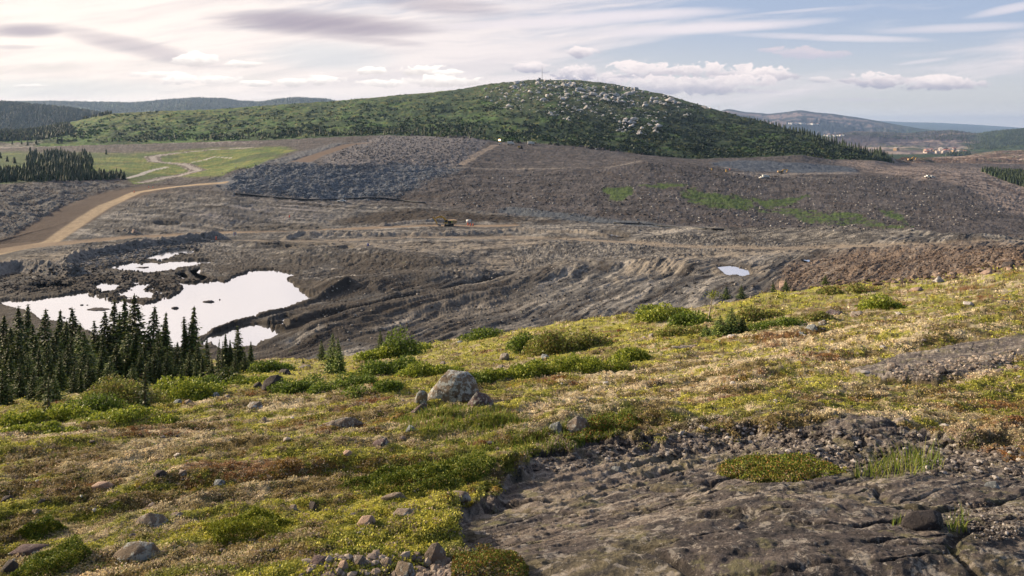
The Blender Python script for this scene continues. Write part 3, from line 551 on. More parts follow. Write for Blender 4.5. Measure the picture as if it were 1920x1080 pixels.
# --- far country
def far_fn(s):
    x, y = Xg[s], Yg[s]; ly = LY[s]; u = Ug[s]; v = Vn[s]
    def mx(c, dd, t): return c + (np.asarray(dd) - c) * t[..., None]
    h1 = fbm(x, y, 60, 5, 0.65, 301); h2 = fbm(x, y, 400, 4, 0.6, 303); h3 = fbm(x * 0.25, y, 500, 4, 0.6, 305)
    c = mx(np.ones(x.shape + (3,)) * np.array((0.022, 0.040, 0.018)), (0.040, 0.066, 0.026), smooth(h1 + 0.4 * h2, -0.2, 0.35))
    c = mx(c, (0.06, 0.10, 0.035), smooth(h2 + 0.3 * h1, 0.25, 0.45) * 0.6)
    right = smooth(u, 1330, 1400)
    town = (ly < 23.2) * right
    mc = mx(np.ones(x.shape + (3,)) * np.array((0.13, 0.105, 0.11)), (0.36, 0.29, 0.25), smooth(h3 + 0.4 * h1, -0.05, 0.3))
    mc = mx(mc, (0.05, 0.075, 0.035), smooth(h2 - 0.2 * h3, 0.05, 0.25) * 0.85)
    c = mx(c, mc, town * smooth(u, 1840, 1790) * smooth(ly, 22.98, 22.5))
    ter = (ly >= 22.2) * (ly < 23.2) * smooth(u, 1540, 1580) * smooth(u, 1850, 1800)
    c = mx(c, mx(np.ones(x.shape + (3,)) * np.array((0.060, 0.048, 0.062)), (0.30, 0.22, 0.19), smooth(h3 + 0.3 * h1, 0.1, 0.3)), ter * 0.8)
    mt = (ly > 24) * (ly < 25.5)
    c = mx(c, mx(np.ones(x.shape + (3,)) * np.array((0.030, 0.040, 0.048)), (0.27, 0.20, 0.19), smooth(h3 + 0.5 * h1 + 0.30 * smooth(v, 215, 240), 0.14, 0.34)), mt * smooth(u, 1720, 1600) * 1.0)
    amp = 0.004 * y
    sil = 1 - 0.9 * np.exp(-((ly - 21.0) / 0.2) ** 2) - 0.9 * np.exp(-((ly - 23.0) / 0.2) ** 2) - 0.9 * np.exp(-((ly - 25.0) / 0.2) ** 2)
    sel = ly > 20.6
    D[s] += np.where(sel, (h2 * 1.3 + 0.5 * h1) * amp * np.clip(sil, 0.1, 1) * (ly < 26), 0)
    C[s] = np.where(sel[..., None], c, C[s])
zone(LY > 20.5, far_fn)

Zf = Zg + D
# small flats for the ponds (cut below the water)
shore_n = fbm(Xg, Yg, 5.0, 5, 0.65, 141)
PONDM = np.zeros(Ug.shape, np.float32)
for poly, lev in ponds:
    p = np.array(poly, float); big = (p[:, 0].max() - p[:, 0].min()) > 80
    fz = 14 if big else (5 if p[:, 0].max() < 620 else 14)
    sel = (LY > 8.2) & (LY < 16) & (Ug > p[:, 0].min() - 30) & (Ug < p[:, 0].max() + 30) & (Vn > p[:, 1].min() - 22) & (Vn < p[:, 1].max() + 22)
    d = poly_dist(poly, Ug[sel], Vn[sel]) + (4.5 if big else 1.2) * shore_n[sel]
    inn = smooth(d, 1.0, -1.6) if p[:, 0].max() - p[:, 0].min() > 120 and lev < -48.2 else smooth(d, 2.6, 0.0); ring = smooth(d, fz, 0.5)
    zt = lerp(Zf[sel], np.maximum(lev + 0.10 + 0.22 * smooth(d, 0, fz) + 0.20 * np.maximum(shore_n[sel], -0.2), np.minimum(Zf[sel], lev + 1.2)), ring)
    Zf[sel] = lerp(zt, lev - 0.5, inn)
    pm = smooth(d, 4, -2); cc = C[sel]; C[sel] = cc + (np.array((0.05, 0.042, 0.035)) - cc) * (smooth(d, fz * 0.8, 1) * 0.6)[:, None]
    PONDM[sel] = np.maximum(PONDM[sel], pm)
brk = pmask([(165, 530), (240, 524), (310, 528), (335, 545), (300, 562), (240, 570), (180, 560)], 3, 4, 9, 12) * (fbm(Xg, Yg, 4.5, 4, 0.6, 151) > 0.10)
Zf = np.where(brk > 0.5, -48.6, Zf); PONDM = np.maximum(PONDM, brk)
brk2 = pmask([(470, 610), (520, 596), (560, 590), (555, 606), (520, 622), (480, 625)], 2, 3, 9, 12) * (fbm(Xg, Yg, 3.0, 4, 0.6, 153) > 0.18)
Zf = np.where(brk2 > 0.5, -48.6, Zf); PONDM = np.maximum(PONDM, brk2)
# keep non-pond lake-bed ground above the water around the big pond
lake = (LY > 9.0) & (LY < 12.0) & (Ug < 620) & (PONDM < 0.02)
Zf = np.where(lake, np.maximum(Zf, -48.0 + 0.12 + 0.12 * shore_n), Zf)
Vf = HV - F * Zf / Yg
Mf = np.minimum.accumulate(Vf, axis=0)

def at(u, v):
    """point of the ground first met by the line of sight through photo position (u, v)"""
    ci = np.interp(u, us, np.arange(NU)); c = int(round(ci)); c = min(max(c, 0), NU - 1)
    i = int(np.searchsorted(-Mf[:, c], -v)); i = min(max(i, 1), NR - 1)
    a, b = Mf[i - 1, c], Mf[i, c]; t = 0 if a == b else min(max((a - v) / (a - b), 0), 1)
    Y = lerp(Yg[i - 1, c], Yg[i, c], t); Z = lerp(Zf[i - 1, c], Zf[i, c], t)
    return Vector((Y * (us[c] - 960) / F, Y, Z))
def at_many(u, v):
    c = np.clip(np.round(np.interp(u, us, np.arange(NU))).astype(int), 0, NU - 1)
    idx = np.zeros(len(u), int)
    for a in range(0, len(u), 20000):
        b = slice(a, a + 20000); idx[b] = (Mf[:, c[b]] > v[b][None, :]).sum(axis=0)
    idx = np.clip(idx, 1, NR - 1)
    m0, m1 = Mf[idx - 1, c], Mf[idx, c]; t = np.clip((m0 - v) / np.maximum(m0 - m1, 1e-6), 0, 1)
    Y = lerp(Yg[idx - 1, c], Yg[idx, c], t); Z = lerp(Zf[idx - 1, c], Zf[idx, c], t)
    return np.stack([Y * (u - 960) / F, Y, Z], 1), idx, c
def onY(u, Y):
    """ground height at photo column u and distance Y"""
    c = int(np.argmin(np.abs(us - u))); return Vector((Y * (u - 960) / F, Y, float(np.interp(Y, Yg[:, c], Zf[:, c]))))
def at_xy(x, y): return onY(960 + F * x / y, y)

# ------------------------------------------------------------------ materials
def new_mat(name):
    m = bpy.data.materials.new(name); m.use_nodes = True; nt = m.node_tree; nt.nodes.clear()
    out = nt.nodes.new('ShaderNodeOutputMaterial'); b = nt.nodes.new('ShaderNodeBsdfPrincipled'); nt.links.new(b.outputs[0], out.inputs[0])
    return m, nt, b
def simple(name, c, rough=0.8, metal=0.0, emit=None, var=0.15, scale=6.0):
    m, nt, b = new_mat(name); N, L = nt.nodes, nt.links
    b.inputs['Roughness'].default_value = rough; b.inputs['Metallic'].default_value = metal
    tc = N.new('ShaderNodeTexCoord'); no = N.new('ShaderNodeTexNoise'); no.inputs['Scale'].default_value = scale; no.inputs['Detail'].default_value = 5
    L.new(tc.outputs['Object'], no.inputs['Vector'])
    mr = N.new('ShaderNodeMapRange'); mr.inputs[1].default_value = 0.3; mr.inputs[2].default_value = 0.7; mr.inputs[3].default_value = 1 - var; mr.inputs[4].default_value = 1 + var
    L.new(no.outputs[0], mr.inputs[0])
    vm = N.new('ShaderNodeVectorMath'); vm.operation = 'SCALE'; vm.inputs[0].default_value = c; L.new(mr.outputs[0], vm.inputs['Scale'])
    L.new(vm.outputs[0], b.inputs['Base Color'])
    if emit: b.inputs['Emission Color'].default_value = tuple(emit[:3]) + (1,); b.inputs['Emission Strength'].default_value = emit[3]
    return m
def ground_mat(name, scales, bump=0.5, dist=0.05, amt=0.35, rough=0.92, spec=0.2, spots=None):
    """vertex albedo broken up by procedural grain at world scale, with bump"""
    m, nt, b = new_mat(name); N, L = nt.nodes, nt.links
    b.inputs['Roughness'].default_value = rough; b.inputs['Specular IOR Level'].default_value = spec
    at_ = N.new('ShaderNodeAttribute'); at_.attribute_name = 'Col'
    tc = N.new('ShaderNodeTexCoord')
    fac = None; hgt = None
    for i, s in enumerate(scales):
        no = N.new('ShaderNodeTexNoise'); no.inputs['Scale'].default_value = s; no.inputs['Detail'].default_value = 6; no.inputs['Roughness'].default_value = 0.7
        L.new(tc.outputs['Object'], no.inputs['Vector'])
        if fac is None: fac = no.outputs[0]
        else:
            a = N.new('ShaderNodeMath'); a.operation = 'ADD'; L.new(fac, a.inputs[0]); L.new(no.outputs[0], a.inputs[1]); fac = a.outputs[0]
    n = len(scales)
    mr = N.new('ShaderNodeMapRange'); mr.inputs[1].default_value = 0.36 * n; mr.inputs[2].default_value = 0.64 * n; mr.inputs[3].default_value = 1 - amt; mr.inputs[4].default_value = 1 + amt
    L.new(fac, mr.inputs[0])
    vm = N.new('ShaderNodeVectorMath'); vm.operation = 'SCALE'; L.new(at_.outputs['Color'], vm.inputs[0]); L.new(mr.outputs[0], vm.inputs['Scale'])
    cout = vm.outputs[0]
    for (sc_, lo, hi, cc_, am_) in (spots or ()):        # crusts of lichen, dark algae
        no = N.new('ShaderNodeTexNoise'); no.inputs['Scale'].default_value = sc_; no.inputs['Detail'].default_value = 7; no.inputs['Roughness'].default_value = 0.72; no.inputs['Distortion'].default_value = 0.4
        L.new(tc.outputs['Object'], no.inputs['Vector']); m2 = N.new('ShaderNodeMapRange'); L.new(no.outputs[0], m2.inputs[0]); m2.inputs[1].default_value = lo; m2.inputs[2].default_value = hi; m2.inputs[4].default_value = am_
        mxn = N.new('ShaderNodeMix'); mxn.data_type = 'RGBA'; L.new(m2.outputs[0], mxn.inputs[0]); L.new(cout, mxn.inputs[6]); mxn.inputs[7].default_value = cc_ + (1,); cout = mxn.outputs[2]
    L.new(cout, b.inputs['Base Color'])
    bp = N.new('ShaderNodeBump'); bp.inputs['Strength'].default_value = bump; bp.inputs['Distance'].default_value = dist
    L.new(fac, bp.inputs['Height']); L.new(bp.outputs[0], b.inputs['Normal'])
    return m
def leaf_mat(name, rough=0.6, trans=0.25):
    m, nt, b = new_mat(name); N, L = nt.nodes, nt.links
    at_ = N.new('ShaderNodeAttribute'); at_.attribute_name = 'Col'
    L.new(at_.outputs['Color'], b.inputs['Base Color']); b.inputs['Roughness'].default_value = rough; b.inputs['Specular IOR Level'].default_value = 0.25
    tr = N.new('ShaderNodeBsdfTranslucent'); L.new(at_.outputs['Color'], tr.inputs[0])
    mx = N.new('ShaderNodeMixShader'); mx.inputs[0].default_value = trans
    L.new(b.outputs[0], mx.inputs[1]); L.new(tr.outputs[0], mx.inputs[2])
    out = [n for n in N if n.type == 'OUTPUT_MATERIAL'][0]; L.new(mx.outputs[0], out.inputs[0])
    return m

# ------------------------------------------------------------------ mesh from arrays
def np_mesh(name, verts, faces, mat, colors=None, parent=None, smooth_=False):
    """faces: (n,3) or (n,4) int array; colors per vertex"""
    me = bpy.data.meshes.new(name); nv = len(verts); nf, k = faces.shape
    me.vertices.add(nv); me.vertices.foreach_set('co', np.ascontiguousarray(verts, np.float32).ravel())
    me.loops.add(nf * k); me.loops.foreach_set('vertex_index', np.ascontiguousarray(faces, np.int32).ravel())
    me.polygons.add(nf); me.polygons.foreach_set('loop_start', np.arange(0, nf * k, k, dtype=np.int32)); me.polygons.foreach_set('loop_total', np.full(nf, k, np.int32))
    me.polygons.foreach_set('use_smooth', np.full(nf, smooth_, bool))
    if colors is not None:
        a = me.attributes.new('Col', 'FLOAT_COLOR', 'POINT'); cc = np.ones((nv, 4), np.float32); cc[:, :3] = colors; a.data.foreach_set('color', cc.ravel())
    me.update(); me.validate(verbose=False)
    if mat: me.materials.append(mat)
    o = bpy.data.objects.new(name, me); col.objects.link(o)
    if parent: o.parent = parent
    return o

P3 = np.stack([Xg, Yg, Zf], -1)
idxg = np.arange(NR * NU).reshape(NR, NU)
quads = np.stack([idxg[:-1, :-1], idxg[:-1, 1:], idxg[1:, 1:], idxg[1:, :-1]], -1)
def fc(A): return 0.25 * (A[:-1, :-1] + A[1:, :-1] + A[1:, 1:] + A[:-1, 1:])
fL = LY[:-1, :-1]
fbed = fc(BED) > 0.5
froad = (fc(np.maximum.reduce([1 - smooth(R_road, 0.7, 1.0), R_ramp, 1 - smooth(R_pit, 0.8, 1.1), 1 - smooth(R_cross, 0.7, 1.1)])) > 0.5) & (fL > 8) & (fL < 17.5)
fmead = (fc(meadow) > 0.5) & ~froad
fhill = (fL >= 17.0) & (fL < 20.0)
groups = [
    ('heath_hillside', (fL < 8.5) & ~fbed, ground_mat('heath', (9.0, 34.0), 1.0, 0.04, 0.5)),
    ('bedrock', (fL < 8.5) & fbed, ground_mat('bedrock_stone', (14.0, 60.0, 150.0), 1.0, 0.028, 0.75, 0.85, 0.3, ((9.0, .55, .60, (0.50, 0.46, 0.42), .75), (16.0, .56, .60, (0.05, 0.048, 0.052), .75), (5.0, .57, .63, (0.27, 0.26, 0.13), .6), (38.0, .60, .64, (0.62, 0.58, 0.53), .7)))),
    ('haul_road', froad, ground_mat('packed_gravel', (0.35, 1.2), 0.4, 0.2, 0.22)),
    ('mine_floor', (fL >= 8.5) & (fL < 13.7) & ~froad & ~fmead, ground_mat('mine_soil', (0.5, 1.8), 0.9, 0.35, 0.38)),
    ('meadow', fmead & (fL >= 8.5) & (fL < 17.4), ground_mat('meadow_grass', (0.2, 0.8), 0.8, 0.5, 0.3)),
    ('waste_rock_slope', (fL >= 13.7) & (fL < 17.0) & ~froad & ~fmead, ground_mat('waste_rock', (0.30, 1.0), 1.0, 0.6, 0.40)),
    ('hill', fhill, ground_mat('hill_scrub_ground', (0.06, 0.25), 0.9, 2.0, 0.4)),
    ('far_hills', fL >= 20.0, ground_mat('far_slopes', (0.012, 0.05), 0.8, 8.0, 0.35)),
]
Vall = P3.reshape(-1, 3); Call = C.reshape(-1, 3)
for name, m, mat in groups:
    if name == 'meadow': pass
    q = quads[m]
    if len(q) == 0: continue
    used, inv = np.unique(q.ravel(), return_inverse=True)
    o = np_mesh(name, Vall[used], inv.reshape(-1, 4), mat, Call[used], None, True)
    tag(o, kind='structure')
# ground behind and beside the camera
nb_ = NU; rr = P3[0]
back = []; bc = []
for j, (sx_, yy, dz) in enumerate(((1, 1.6, 0.0), (1.6, -1.0, 0.05), (6, -8, -0.3), (30, -45, -3))):
    q = rr.copy(); q[:, 0] *= sx_; q[:, 1] = yy; q[:, 2] = rr[:, 2] + dz; back.append(q); bc.append(C[0])
back = np.concatenate(back); bc = np.concatenate(bc); ib = np.arange(4 * NU).reshape(4, NU)
tag(np_mesh('hilltop_ground', back, np.stack([ib[1:, :-1], ib[1:, 1:], ib[:-1, 1:], ib[:-1, :-1]], -1).reshape(-1, 4), bpy.data.materials['heath'], bc, None, True), kind='structure')

# water --------------------------------------------------------------------------------------------
def water_mat():
    m, nt, b = new_mat('silty_water'); N, L = nt.nodes, nt.links
    b.inputs['Base Color'].default_value = (0.36, 0.35, 0.33, 1); b.inputs['Roughness'].default_value = 0.06; b.inputs['IOR'].default_value = 1.33
    gl = N.new('ShaderNodeBsdfGlossy'); gl.inputs['Roughness'].default_value = 0.05; gl.inputs[0].default_value = (0.90, 0.91, 0.94, 1)
    tc = N.new('ShaderNodeTexCoord'); no = N.new('ShaderNodeTexNoise'); no.inputs['Scale'].default_value = 1.1; no.inputs['Detail'].default_value = 4
    L.new(tc.outputs['Object'], no.inputs['Vector']); bp = N.new('ShaderNodeBump'); bp.inputs['Strength'].default_value = 0.15; bp.inputs['Distance'].default_value = 0.08
    L.new(no.outputs[0], bp.inputs['Height']); L.new(bp.outputs[0], gl.inputs['Normal']); L.new(bp.outputs[0], b.inputs['Normal'])
    lw = N.new('ShaderNodeLayerWeight'); lw.inputs[0].default_value = 0.5
    mx = N.new('ShaderNodeMixShader'); mr = N.new('ShaderNodeMapRange'); L.new(lw.outputs['Facing'], mr.inputs[0]); mr.inputs[1].default_value = 0.1; mr.inputs[2].default_value = 0.75; mr.inputs[3].default_value = 0.15; mr.inputs[4].default_value = 0.90
    L.new(mr.outputs[0], mx.inputs[0]); L.new(b.outputs[0], mx.inputs[1]); L.new(gl.outputs[0], mx.inputs[2])
    out = [n for n in N if n.type == 'OUTPUT_MATERIAL'][0]; L.new(mx.outputs[0], out.inputs[0])
    return m
WM = water_mat()
def water(name, uv, lev):
    me = bpy.data.meshes.new(name); bm = bmesh.new(); vs = []
    for (u, v) in uv:
        Y = F * (-lev) / (v - HV); vs.append(bm.verts.new((Y * (u - 960) / F, Y, lev)))
    bm.faces.new(vs); bmesh.ops.triangulate(bm, faces=bm.faces[:]); bm.normal_update()
    for f in bm.faces:
        if f.normal.z < 0: f.normal_flip()
    bm.to_mesh(me); bm.free(); me.materials.append(WM); o = bpy.data.objects.new(name, me); col.objects.link(o); tag(o, kind='structure'); return o
water('pond_water', [(-120, 468), (420, 455), (640, 500), (640, 600), (560, 668), (-120, 690)], -48.22)
for poly, lev in ponds:
    if lev < -48.2 and poly[0][0] < 600: continue
    p = np.array(poly, float); c = p.mean(0); 
    if p[:, 0].max() < 620 and lev < -47.9 and lev > -48.16:      # upper pools by the gravel bank
        e = [(c[0] + (q[0] - c[0]) * 1.08 + (3 if q[0] > c[0] else -3), c[1] + (q[1] - c[1]) * 1.15 + (1.5 if q[1] > c[1] else -1.5)) for q in p]
    else:
        e = [(c[0] + (q[0] - c[0]) * 1.10 + (2 if q[0] > c[0] else -2), c[1] + (q[1] - c[1]) * 1.15 + (0.8 if q[1] > c[1] else -0.8)) for q in p]
    water('pool_water', e, lev - 0.12)

# ------------------------------------------------------------------ stones
def hull_rock(name, pts, seed, mat, sub=3, nz=0.10, fine=0.05, sm=0.5, flat=False):
    bm = bmesh.new(); vs = [bm.verts.new(p) for p in pts]
    r = bmesh.ops.convex_hull(bm, input=vs); bmesh.ops.delete(bm, geom=list({g for g in r['geom_interior'] + r['geom_unused'] if isinstance(g, bmesh.types.BMVert)}), context='VERTS')
    for i in range(sub):
        bmesh.ops.subdivide_edges(bm, edges=bm.edges[:], cuts=1, use_grid_fill=True)
        if i < 2: bmesh.ops.smooth_vert(bm, verts=bm.verts[:], factor=sm * 0.45, use_axis_x=True, use_axis_y=True, use_axis_z=True)
    bmesh.ops.triangulate(bm, faces=bm.faces[:]); bm.normal_update()
    off = Vector((seed * 3.1, seed * 1.7, seed))
    for v in bm.verts:
        p = v.co
        v.co = p + v.normal * (nz * mnoise.noise(p * 2.0 + off) + fine * mnoise.noise(p * 7 + off) + fine * 0.4 * mnoise.noise(p * 19 + off))
    me = bpy.data.meshes.new(name); bm.to_mesh(me); bm.free()
    for p in me.polygons: p.use_smooth = not flat
    me.materials.append(mat); return me
def stone_mat(name, base, dark, lichen, lamt=0.5, scale=4.0):
    m, nt, b = new_mat(name); N, L = nt.nodes, nt.links
    tc = N.new('ShaderNodeTexCoord')
    def noi(s, d=6, r=0.65):
        n = N.new('ShaderNodeTexNoise'); n.inputs['Scale'].default_value = s; n.inputs['Detail'].default_value = d; n.inputs['Roughness'].default_value = r
        L.new(tc.outputs['Object'], n.inputs['Vector']); return n.outputs[0]
    def mr(x, a, b_, c=0, d=1):
        n = N.new('ShaderNodeMapRange'); n.interpolation_type = 'SMOOTHSTEP'; L.new(x, n.inputs[0]); n.inputs[1].default_value = a; n.inputs[2].default_value = b_; n.inputs[3].default_value = c; n.inputs[4].default_value = d; return n.outputs[0]
    def mix(f, a, c):
        n = N.new('ShaderNodeMix'); n.data_type = 'RGBA'; L.new(f, n.inputs[0])
        for s, x in ((n.inputs[6], a), (n.inputs[7], c)):
            if isinstance(x, tuple): s.default_value = x + (1,)
            else: L.new(x, s)
        return n.outputs[2]
    c = mix(mr(noi(scale * 0.6), 0.35, 0.65), base, tuple(x * 0.6 for x in base))
    c = mix(mr(noi(scale * 1.8, 5), 0.52, 0.62), c, dark)
    c = mix(mr(noi(scale * 3.2, 6, 0.75), 0.60 - 0.16 * lamt, 0.66 - 0.12 * lamt), c, lichen)
    L.new(c, b.inputs['Base Color']); b.inputs['Roughness'].default_value = 0.9; b.inputs['Specular IOR Level'].default_value = 0.2
    bp = N.new('ShaderNodeBump'); bp.inputs['Strength'].default_value = 0.8; bp.inputs['Distance'].default_value = 0.05; L.new(noi(scale * 4, 8, 0.75), bp.inputs['Height']); L.new(bp.outputs[0], b.inputs['Normal'])
    return m
M_lich = stone_mat('stone_lichen', (0.24, 0.19, 0.145), (0.050, 0.048, 0.052), (0.42, 0.45, 0.45), 0.75, 3.5)
M_gneiss = stone_mat('stone_gneiss', (0.30, 0.24, 0.20), (0.09, 0.075, 0.075), (0.44, 0.43, 0.40), 0.62, 6)
M_dark = stone_mat('stone_dark', (0.10, 0.088, 0.09), (0.045, 0.04, 0.045), (0.20, 0.19, 0.19), 0.2, 5)
M_pink = stone_mat('stone_pink', (0.50, 0.36, 0.29), (0.28, 0.19, 0.16), (0.55, 0.47, 0.42), 0.3, 4)
M_white = stone_mat('stone_white', (0.62, 0.57, 0.54), (0.30, 0.27, 0.27), (0.68, 0.64, 0.62), 0.3, 4)
M_blue = stone_mat('stone_bluegrey', (0.22, 0.24, 0.26), (0.05, 0.055, 0.06), (0.52, 0.56, 0.57), 0.6, 5)
M_purple = stone_mat('stone_purple', (0.17, 0.125, 0.13), (0.055, 0.05, 0.055), (0.42, 0.43, 0.40), 0.45, 5)
def gen_pts(seed, n=16, sx=1, sy=0.8, sz=0.6, low=-0.45):
    r = random.Random(seed); P = []
    for i in range(n):
        a = i * 2.39996 + r.uniform(-.4, .4); z = 1 - 2 * (i + .5) / n; q = math.sqrt(max(0, 1 - z * z)); k = r.uniform(0.78, 1.08)
        P.append((q * math.cos(a) * k * sx * 0.5, q * math.sin(a) * k * sy * 0.5, max(z * k, low) * sz))
    return P
def put_rock(u, v, wpx, hpx, mat, label, seed, name='boulder', cat='boulder', group=None, depth=0.8, pts=None, sink=0.2, rz=0.0, nz=0.06, fine=0.03):
    p = at(u, v); k = p.y / F; W = wpx * k; H = hpx * k
    if pts is None: P = gen_pts(seed, 11, 1.0, depth, 0.95, -0.25); zs = 1.0
    else: P = pts
    P = [(x * W, y * W, z * H) for (x, y, z) in P]
    me = hull_rock(name, P, seed, mat, 3, nz * W * 0.8, fine * W, 0.10 if pts is not None else 0.16)
    o = bpy.data.objects.new(name, me); col.objects.link(o); o.location = (p.x, p.y + W * depth * 0.3, p.z - sink * H); o.rotation_euler = (0, 0, rz)
    tag(o, label, cat, group); return o
# the group of erratics in the middle
put_rock(846, 752, 106, 54, M_lich, 'big lichen-crusted wedge boulder, largest in the middle of the slope', 3, pts=[(-.50, 0, 0), (-.45, -.25, 0.02), (-.1, -.36, 0), (.30, -.34, .12), (.50, -.1, .10), (.46, .25, .1), (0, .4, 0), (-.4, .25, 0),
         (-.16, -.06, .86), (-.08, .1, 1.0), (.10, -.15, .90), (.26, .1, .90), (.40, 0, .70), (.36, -.18, .52), (.02, -.30, .52)], depth=0.7, sink=0.05, nz=0.025, fine=0.012)
put_rock(787, 757, 28, 26, M_lich, 'rounded lichen-spotted boulder touching the left foot of the wedge boulder', 5, pts=[(-.5, 0, 0), (-.3, -.3, 0), (.3, -.35, 0), (.5, 0, 0), (.3, .3, 0), (-.3, .3, 0), (-.2, -.1, .8), (.05, 0, 1.0), (.35, 0, .9), (.5, .1, .6), (.2, -.25, .7)], sink=.05)
put_rock(899, 762, 54, 26, M_purple, 'low purple-grey boulder at the right foot of the wedge boulder', 6, pts=[(-.5, 0, 0), (-.3, -.3, 0), (.3, -.35, 0), (.55, 0, 0), (.3, .3, 0), (-.3, .3, 0), (-.22, -.1, .75), (-.12, 0, 1.0), (.15, 0, .85), (.4, 0, .4), (0, -.25, .55)], sink=.05)
put_rock(783, 775, 34, 20, M_purple, 'small slanting dark stone half buried in red heath below the wedge boulder', 8, pts=[(-.5, 0, 0), (-.3, -.3, 0), (.3, -.25, 0), (.5, 0, .2), (.3, .3, 0), (-.3, .3, 0), (.1, -.1, .7), (.35, 0, 1), (.5, .1, .8)], sink=.1)
put_rock(756, 752, 10, 5, M_gneiss, 'tiny pale stone left of the boulder group', 9)
put_rock(507, 731, 48, 27, M_dark, 'smooth dark rounded boulder beside the shrubs at left centre', 11, pts=[(-.46, 0, .0), (-.3, -.3, 0), (.3, -.3, 0), (.5, 0, .25), (.3, .3, .1), (-.3, .3, 0), (-.35, 0, .55), (-.1, 0, .9), (.2, 0, 1.0), (.42, 0, .8), (.1, -.25, .6)], sink=.05, nz=0.02, fine=0.012)
put_rock(480, 727, 24, 16, M_dark, 'small dark stone behind the smooth dark boulder', 12)
put_rock(533, 702, 30, 13, M_dark, 'low dark ledge stone above the smooth dark boulder', 14)
put_rock(572, 690, 30, 8, M_gneiss, 'flat pale stone on the brow left of the twin spruces', 15)
put_rock(402, 744, 20, 14, M_blue, 'pointed blue-grey stone at the edge of the shrub band', 16)
put_rock(332, 756, 22, 9, M_blue, 'small blue-grey stone under the shrub band, left one of two', 17)
put_rock(349, 757, 24, 9, M_gneiss, 'flat grey stone under the shrub band, right one of two', 18)
put_rock(425, 745, 18, 7, M_gneiss, 'small grey stone just right of the pointed blue-grey stone', 19)
put_rock(475, 768, 44, 18, M_lich, 'low lichened hump of rock below the smooth dark boulder', 20)
put_rock(632, 800, 92, 22, M_gneiss, 'long low whaleback rock lying left of and below the wedge boulder', 21, pts=[(-.5, 0, 0), (-.3, -.15, 0), (.3, -.15, .0), (.5, 0, .3), (.3, .15, 0), (-.3, .15, 0), (.0, 0, .8), (.3, 0, 1), (-.3, 0, .35)], depth=.3)
put_rock(770, 808, 28, 12, M_blue, 'small lichened blue-grey stone in the grass below the boulder group', 22)
put_rock(714, 836, 42, 16, M_purple, 'low purple stone showing through the turf below centre', 23)
put_rock(650, 855, 24, 12, M_pink, 'small pale pinkish stone in the turf', 24)
put_rock(1040, 812, 36, 26, M_blue, 'black and white lichened boulder, left one of the touching pair', 25)
put_rock(1080, 815, 62, 34, M_gneiss, 'brown rounded boulder, right one of the touching pair in green grass', 26, pts=[(-.5, 0, 0), (-.3, -.3, 0), (.3, -.3, 0), (.5, 0, 0), (.3, .3, 0), (-.3, .3, 0), (-.2, 0, .7), (.05, 0, 1.0), (.3, 0, .85), (.42, 0, .5), (0, -.25, .6)], sink=.08)
put_rock(1222, 632, 20, 13, M_gneiss, 'mottled pale boulder below the dead snag', 27)
put_rock(1208, 634, 10, 6, M_white, 'tiny pale stone beside the mottled pale boulder', 28)
put_rock(1374, 632, 24, 10, M_white, 'white lichened stone under the dwarf spruces', 29)
put_rock(1401, 589, 20, 11, M_blue, 'grey lichened stone right of the dwarf spruces', 30)
put_rock(1296, 652, 74, 8, M_gneiss, 'long flat pale slab in the turf below the snag', 31, depth=.3)
put_rock(1022, 673, 24, 12, M_blue, 'small grey stone above the bright willow thicket', 32)
put_rock(1000, 675, 12, 6, M_gneiss, 'little pale stone left of the small grey stone', 33)
put_rock(965, 648, 24, 14, M_blue, 'dark angular stone on the brow at centre', 34)
put_rock(948, 674, 26, 16, M_gneiss, 'pale mottled stone left of the willow thicket', 35)
put_rock(940, 690, 16, 7, M_gneiss, 'small stone just under the pale mottled stone', 36)
put_rock(831, 683, 16, 10, M_gneiss, 'little pointed stone above the wedge boulder', 37)
put_rock(862, 642, 16, 5, M_blue, 'thin flat stone right at the brow left of centre', 38)
put_rock(1525, 620, 30, 18, M_blue, 'bluish lichened boulder, front one of the right-hand cluster', 39)
put_rock(1543, 610, 30, 13, M_lich, 'pale and dark lichened boulder behind the bluish one', 40)
put_rock(1505, 628, 16, 11, M_blue, 'small bluish stone left of the bluish boulder', 41)
put_rock(1492, 632, 8, 12, M_gneiss, 'small upright brown stone at the left end of the cluster', 42)
put_rock(1762, 529, 25, 11, M_white, 'bright white pyramid boulder on the right skyline of the slope', 43, pts=[(-.5, 0, 0), (-.2, -.3, 0), (.4, -.3, .1), (.5, .1, .2), (0, .3, 0), (0, 0, 1), (.15, 0, .95), (-.15, -.15, .6)], sink=.02)
put_rock(1724, 546, 34, 11, M_pink, 'low pinkish and dark stone left of the white pyramid boulder', 44)
put_rock(1856, 514, 32, 11, M_pink, 'long pink boulder near the right edge', 45, nz=.02)
put_rock(1897, 507, 18, 9, M_pink, 'small pink boulder below the dark topped boulder', 46)
put_rock(1896, 500, 34, 16, M_dark, 'dark topped boulder at the far right edge', 47)
put_rock(1875, 503, 16, 10, M_pink, 'pale brown stone left of the dark topped boulder', 48)
put_rock(1572, 755 - 165, 44, 10, M_purple, 'low dark and pale slab left of the yellow-green shrub', 49)
put_rock(1612, 592, 40, 14, M_gneiss, 'smooth grey hump under the yellow-green shrub', 50)
put_rock(1820, 572, 30, 9, M_white, 'low pale stone in the turf at upper right', 51)
put_rock(1890, 567, 28, 9, M_purple, 'purple-grey stone in the turf at upper right edge', 52)
put_rock(1470, 542, 24, 18, M_pink, 'tawny boulder behind the brow beside two tiny spruces', 53, sink=0.0)
put_rock(1856, 678, 36, 15, M_gneiss, 'tan rounded stone lying on the grey slab at right', 54)
put_rock(1675, 690, 26, 13, M_gneiss, 'tan stone at the foot of the grey slab, left one', 55)
put_rock(1768, 700, 30, 17, M_dark, 'dark split stone at the foot of the grey slab', 56)
